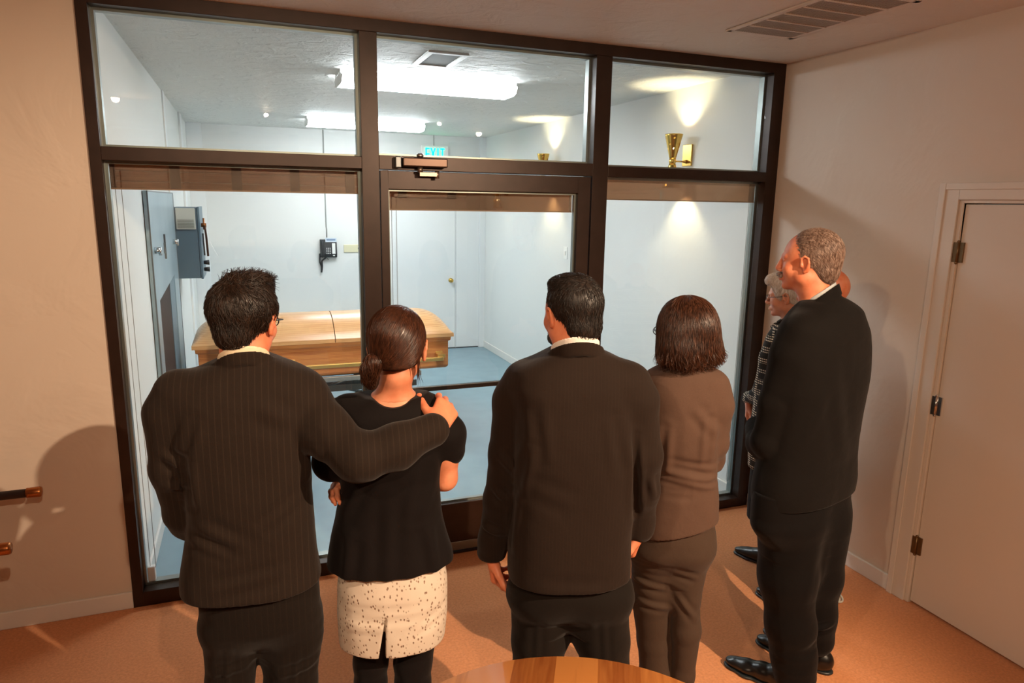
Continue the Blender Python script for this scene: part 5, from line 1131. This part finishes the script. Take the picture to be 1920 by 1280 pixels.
# ---------------------------------------------------------------- 6: tall grey haired man in profile
def man_tall():
    p = Person(45.2, 2.85, -10); vd = p.v
    fr = head_frame(p.pt(1517, 489, .0), math.radians(-36), .02, .0, 1.0)
    J = Sdf(); yw = -14
    J.stack(p.rings([(552, 1520, 1578, .0, .060), (562, 1506, 1594, .0, .075), (575, 1492, 1612, .0, .10), (600, 1474, 1624, .0, .118), (640, 1460, 1632, .0, .128), (700, 1448, 1630, .0, .134), (780, 1438, 1616, .0, .134), (850, 1428, 1606, .0, .132), (905, 1420, 1604, .0, .134), (935, 1420, 1598, .0, .132), (980, 1420, 1594, .0, .132)], yw), .02, n=2.4)
    J.chain([(p.pt(1500, 622, -.14), .062), (p.pt(1482, 665, -.15), .064), (p.pt(1452, 760, -.17), .058), (p.pt(1436, 828, -.17), .056), (p.pt(1425, 832, -.12), .050), (p.pt(1418, 800, .02), .044)], .04, kj=.02)
    J.chain([(p.pt(1590, 625, .13), .060), (p.pt(1585, 665, .14), .060), (p.pt(1560, 770, .16), .055), (p.pt(1500, 830, .20), .050), (p.pt(1430, 800, .12), .042)], .04, kj=.02)
    bf = rotz(-math.radians(-36)) @ np.array([0, 1.0, 0])
    J.sub(collar_ring(p.pt(1541, 580, .0), p.pt(1536, 556, .0), .087, .076, .012, front=bf, tilt=.6), 0, .005); J.plane((0, 0, p.pt(1510, 946, -.12)[2]), (0, 0, -1), .003)
    V, Q = J.mesh(RES)
    V = creased(V, Q, [(p.pt(1556, 700), p.pt(1500, 820), .012, -.010), (p.pt(1515, 835), p.pt(1508, 945), .005, -.010), (p.pt(1470, 700), p.pt(1430, 800), .014, .004), (p.pt(1440, 790), p.pt(1480, 800), .010, .005), (p.pt(1425, 815), p.pt(1465, 830), .010, .005), (p.pt(1560, 620), p.pt(1580, 850), .02, .003)], vd, 61, .002, 12)
    T = Sdf(); T.stack(p.rings([(900, 1424, 1600, .0, .115), (940, 1420, 1594, .0, .115), (970, 1424, 1588, .0, .10), (992, 1450, 1560, .0, .06), (1004, 1480, 1530, .0, .03)], yw), .02, n=2.3)
    T.chain([p.lr(1419, 1545, 985, -.07), p.lr(1424, 1530, 1080, -.08), p.lr(1436, 1528, 1170, -.08), p.lr(1447, 1528, 1225, -.08), p.lr(1450, 1530, 1262, -.075)], .07, kj=.04)
    T.chain([p.lr(1480, 1596, 985, .07), p.lr(1490, 1578, 1080, .08), p.lr(1492, 1566, 1150, .10), p.lr(1494, 1564, 1196, .12)], .07, kj=.04)
    T.plane((0, 0, .035), (0, 0, -1), .004)
    VT, QT = T.mesh(RES); VT = creased(VT, QT, [(p.pt(1440, 980), p.pt(1465, 1240), .012, .004), (p.pt(1540, 1000), p.pt(1520, 1100), .014, -.005), (p.pt(1450, 1200), p.pt(1525, 1215), .012, .006), (p.pt(1455, 1235), p.pt(1525, 1245), .010, -.005), (p.pt(1500, 1185), p.pt(1560, 1180), .010, .005)], vd, 62, .002, 11)
    bod = Sdf(); bod.sub(J, .012, 0); bod.sub(T, .012, .01); Vb, Qb = bod.mesh(.010, hi=[9, 9, p.pt(1550, 575)[2]-.02])
    Hd = Sdf(); add_head(Hd, fr, neck_to=p.pt(1536, 598, .0), neck_r=.060, nose=.97, jaww=1.15, cheeks=1.15); Vh, Qh = Hd.mesh(.0028)
    Hs = Sdf(); add_hand(Hs, p.pt(1414, 798, .05), p.v*.6-p.u*.1-Z3*.4, bf*-1, 1, .5); add_hand(Hs, p.pt(1426, 798, .10), -p.v*.6-p.u*.3-Z3*.3, bf*-1, -1, .5)
    p.finish([(Vb, Qb), (Vh, Qh), Hs.mesh(.0035)], SK_M, 'tall grey haired man in a black suit standing in profile by the right wall')
    p.part('jacket', [(V, Q)], fabric('black_suit_wool', '#0d0a09', '#120f0d', sheen=.05)); p.part('trousers', [(VT, QT)], fabric('black_suit_trouser', '#0a0808', '#0f0c0b', sheen=.05))
    C = collar_ring(p.pt(1538, 574, .0), p.pt(1534, 549, .0), .068, .066, .006, front=bf, tilt=.55); p.part('shirt_collar', [C.mesh(.003)], M['shirt_blue'])
    S = Sdf(); hairE(S, fr, (0, -.022, .032), (.080, .098, .090), 0); hairE(S, fr, (0, -.068, -.038), (.060, .040, .048), .03)
    hairE(S, fr, (0, .112, -.01), (.09, .090, .110), .012, 's'); hpl(S, fr, (0, -.02, -.078), (0, .2, -1), .015)
    for q in (-1, 1): hairE(S, fr, (q*.092, -.002, -.024), (.026, .026, .042), .006, 's'); hairE(S, fr, (q*.09, .04, -.075), (.03, .04, .045), .006, 's')
    Vs, Qs = S.mesh(.0035)
    rt = sample_roots(Vs, Qs, 5200, lambda c: (np.abs(((c-fr[1]) @ fr[0])[:, 0]) > .0) )
    lc = (rt-fr[1]) @ fr[0]; keep = ~((lc[:, 2] > .10) & (lc[:, 1] < -.03) & (np.random.RandomState(4).uniform(size=len(rt)) < .45)); rt = rt[keep]
    def flow(L): return np.stack([L[:, 0]*1.5, -.9+0*L[:, 0], -.25-.7*(L[:, 1] < -.03)-.3*(L[:, 2] < .04)], 1)
    st = strands(S, fr, rt, flow, 7, .034, .0008, .0005, 2, .002, .12); p.part('hair', [(Vs, Qs), st], hairmat('grey_brown_hair', '#62483a', '#a58d7f', .45))
    B = Sdf(); hairE(B, fr, (0, .101, -.0545), (.027, .0135, .0085), 0); hairE(B, fr, (.022, .092, -.060), (.010, .010, .008), .006); hairE(B, fr, (-.022, .092, -.060), (.010, .010, .008), .006); p.part('moustache', [B.mesh(.0025)], hairmat('grey_moustache', '#6b5b52', '#9b8d84'))
    shoe(-p.u*.92+p.v*.25, p.pt(1505, 1258, -.09)*np.array([1, 1, 0]), .30, .052, parent=p.root)
    shoe(-p.u*.92+p.v*.30, p.pt(1556, 1240, .10)*np.array([1, 1, 0])+p.v*.02, .30, .052, parent=p.root)
# ---------------------------------------------------------------- 5: white haired woman
def woman_old():
    p = Person(42.4, 3.80, -30); vd = p.v; bf = rotz(-math.radians(-32)) @ np.array([0, 1.0, 0])
    fr = head_frame(p.pt(1477, 554, .0), math.radians(-40), .12, .0, .92)
    J = Sdf(); yw = -20
    J.stack(p.rings([(596, 1470, 1512, .0, .055), (604, 1458, 1520, .0, .07), (620, 1444, 1530, .0, .09), (650, 1434, 1540, .0, .11), (700, 1424, 1540, .0, .12), (760, 1416, 1538, .0, .125), (800, 1410, 1540, .0, .13), (860, 1408, 1540, .0, .13)], yw), .02, n=2.3)
    J.chain([(p.pt(1462, 632, -.12), .050), (p.pt(1445, 670, -.13), .050), (p.pt(1432, 725, -.12), .046), (p.pt(1420, 742, -.06), .042), (p.pt(1404, 745, .04), .036)], .03, kj=.02)
    J.chain([(p.pt(1500, 640, .12), .05), (p.pt(1500, 700, .14), .046), (p.pt(1450, 745, .16), .042), (p.pt(1412, 748, .10), .036)], .03, kj=.02)
    J.sub(collar_ring(p.pt(1482, 612, .0), p.pt(1478, 597, .0), .078, .066, .012, front=bf, tilt=.5), 0, .004)
    V, Q = J.mesh(.005); V = creased(V, Q, [(p.pt(1440, 650), p.pt(1425, 730), .01, .004)], vd, 51, .002, 14)
    K = Sdf(); K.stack(p.rings([(850, 1414, 1536, .0, .12), (900, 1408, 1536, .0, .13), (954, 1405, 1536, .0, .135)], yw), 0, n=2.2)
    L = Sdf()
    for s_, dd in ((-1, -.08), (1, .08)): L.chain([(p.w(.05, .5, dd), .05), (p.w(.055, .30, dd), .048), (p.w(.06, .10, dd), .036), (p.w(.06, .06, dd), .036)], .01, kj=.02)
    bod = Sdf(); bod.sub(J, .011, 0); bod.sub(K, .011, .01); bod.sub(L, .0, .01); Vb, Qb = bod.mesh(.010, hi=[9, 9, p.pt(1480, 610)[2]-.01])
    Hd = Sdf(); add_head(Hd, fr, neck_to=p.pt(1482, 620, .0), neck_r=.052, cheeks=1.12, jaww=.98, nose=.98); Vh, Qh = Hd.mesh(.003)
    Hs = Sdf(); add_hand(Hs, p.pt(1404, 752, .03), p.v*.35-p.u*.05-Z3*1.0, bf*-1+p.v*.3, 1, .35, .92, curls=[.3, .35, .4, .45]); add_hand(Hs, p.pt(1412, 754, .08), -p.v*.5-p.u*.1-Z3*.8, bf*-1, -1, .4, .9)
    p.finish([(Vb, Qb), (Vh, Qh), Hs.mesh(.003)], SK_O, 'white haired woman with glasses and checked jacket standing behind the tall grey haired man')
    m, nt, b = newmat('black_white_tweed'); b.inputs['Roughness'].default_value = .9
    tc = node(nt, 'ShaderNodeTexCoord'); mp = node(nt, 'ShaderNodeMapping'); mp.inputs['Rotation'].default_value = (0, 0, math.radians(43)); nt.links.new(tc.outputs['Object'], mp.inputs[0])
    sx = node(nt, 'ShaderNodeSeparateXYZ'); nt.links.new(mp.outputs[0], sx.inputs[0])
    def lines(src, per, th):
        a = node(nt, 'ShaderNodeMath', operation='MULTIPLY'); a.inputs[1].default_value = 1/per; nt.links.new(src, a.inputs[0]); f = node(nt, 'ShaderNodeMath', operation='FRACT'); nt.links.new(a.outputs[0], f.inputs[0])
        g = node(nt, 'ShaderNodeMath', operation='GREATER_THAN'); g.inputs[1].default_value = th; nt.links.new(f.outputs[0], g.inputs[0]); return g.outputs[0]
    def op(o_, a, b_): q = node(nt, 'ShaderNodeMath', operation=o_); nt.links.new(a, q.inputs[0]); nt.links.new(b_, q.inputs[1]); return q.outputs[0]
    band = lines(sx.outputs[2], .055, .5); fine = lines(sx.outputs[2], .0115, .55); hor = op('MULTIPLY', band, fine); ver = lines(sx.outputs[0], .06, .82); tooth = lines(sx.outputs[0], .009, .35)
    tot = op('MAXIMUM', op('MULTIPLY', hor, tooth), op('MULTIPLY', ver, fine))
    mx = node(nt, 'ShaderNodeMix', data_type='RGBA'); mx.inputs[6].default_value = srgb('#171412'); mx.inputs[7].default_value = srgb('#cfc4b0'); nt.links.new(tot, mx.inputs[0]); nt.links.new(mx.outputs[2], b.inputs['Base Color'])
    p.part('jacket', [(V, Q)], m); p.part('skirt', [K.mesh(.006)], fabric('black_skirt', '#141110', '#191514')); 
    L2 = Sdf(); L2.sub(L, -.003, 0); p.part('stocking', [L2.mesh(.005)], fabric('dark_stocking', '#1a1513', '#201a17'))
    C = collar_ring(p.pt(1470, 612, -.02), p.pt(1464, 598, -.02), .066, .056, .006, front=bf, tilt=.3); p.part('blouse_collar', [C.mesh(.003)], m)
    S = Sdf(); hairE(S, fr, (0, -.018, .040), (.092, .108, .098), 0); hairE(S, fr, (0, -.075, -.03), (.065, .045, .055), .03); hairE(S, fr, (0, .070, .090), (.066, .044, .036), .02)
    hairE(S, fr, (0, .110, -.03), (.10, .078, .104), .010, 's'); hpl(S, fr, (0, -.02, -.045), (0, .2, -1), .015)
    for q in (-1, 1): hairE(S, fr, (q*.094, .006, -.024), (.030, .034, .040), .006, 's')
    Vs, Qs = S.mesh(.004); Vs = Vs+normals(Vs, Qs)*(.002*wave_noise(Vs, 8, 60))[:, None]
    rt = sample_roots(Vs, Qs, 2600, lambda c: np.ones(len(c), bool))
    st = strands(S, fr, rt, lambda L: np.stack([L[:, 0]*3, .3-1.2*(L[:, 1] < .0), -.5-.4*(L[:, 1] < 0)+.0*L[:, 0]], 1), 7, .045, .0012, .0008, 2, .005, .3); p.part('hair', [(Vs, Qs), st], hairmat('white_hair', '#d6cec6', '#fbf8f4', .5))
    glasses(fr, p.root, M['steel'])
    shoe(-p.u*.85+p.v*.35, (p.pt(1464, 1034, .0)*np.array([1, 1, 0])), .24, .042, parent=p.root, low=True); shoe(-p.u*.85+p.v*.35, p.pt(1474, 1062, .0)*np.array([1, 1, 0]), .24, .042, parent=p.root, low=True)
# ---------------------------------------------------------------- 7: bald man hidden behind
def man_bald():
    p = Person(46.0, 3.41, -20); vd = p.v; bf = rotz(-math.radians(-25)) @ np.array([0, 1.0, 0])
    fr = head_frame(p.pt(1546, 549, .0), math.radians(-35), .05, .0, .97)
    J = Sdf(); J.stack(p.rings([(600, 1540, 1590, .0, .055), (612, 1522, 1600, .0, .08), (640, 1505, 1608, .0, .105), (700, 1496, 1606, .0, .105), (800, 1494, 1594, .0, .11), (890, 1494, 1590, .0, .11)], -20), .02)
    J.chain([(p.pt(1520, 640, -.12), .052), (p.pt(1515, 740, -.13), .048), (p.pt(1500, 790, -.06), .042), (p.pt(1480, 790, .04), .036)], .03, kj=.02)
    J.chain([(p.pt(1580, 640, .12), .052), (p.pt(1570, 740, .14), .048), (p.pt(1530, 790, .14), .042), (p.pt(1485, 795, .10), .036)], .03, kj=.02)
    T = Sdf(); T.stack(p.rings([(870, 1498, 1586, .0, .11), (930, 1494, 1586, .0, .115), (960, 1498, 1582, .0, .10)], -20), .02)
    for dd in (-.09, .09): T.chain([(p.w(.0, .80, dd), .082), (p.w(.0, .45, dd), .066), (p.w(.0, .08, dd), .054), (p.w(.0, .06, dd), .054)], .02, kj=.02)
    bod = Sdf(); bod.sub(J, .012, 0); bod.sub(T, .012, .01); Vb, Qb = bod.mesh(.010)
    Hd = Sdf(); add_head(Hd, fr, neck_to=p.pt(1562, 620, .0)); Vh, Qh = Hd.mesh(.0035)
    Hs = Sdf(); add_hand(Hs, p.pt(1476, 790, .05), p.v*.4-p.u*.2-Z3*.6, bf*-1, 1, .5); add_hand(Hs, p.pt(1482, 795, .10), -p.v*.4-p.u*.2-Z3*.6, bf*-1, -1, .5)
    p.finish([(Vb, Qb), (Vh, Qh), Hs.mesh(.0035)], SK_M, 'bald man almost wholly hidden behind the tall grey haired man')
    p.part('jacket', [J.mesh(.006)], fabric('charcoal_suit', '#1d1a18', '#24201d')); p.part('trousers', [T.mesh(.006)], fabric('charcoal_trouser', '#171413', '#1d1917'))
    C = collar_ring(p.pt(1562, 618, .0), p.pt(1558, 600, .0), .068, .064, .006, front=bf, tilt=.5); p.part('shirt_collar', [C.mesh(.003)], M['shirt_white'])
    d = -p.u*.8+p.v*.5; 
    shoe(d, p.pt(1432, 1118, 0)*0+np.array([*(np.array([2.975, -.925])-nrm(d)[:2]*.285), 0]), .285, .05, parent=p.root); shoe(d, np.array([*(np.array([2.79, -1.20])-nrm(d)[:2]*.285), 0]), .285, .05, parent=p.root)
for f_ in (man_left, woman_skirt, man_middle, woman_bob, woman_old, man_bald, man_tall): f_()
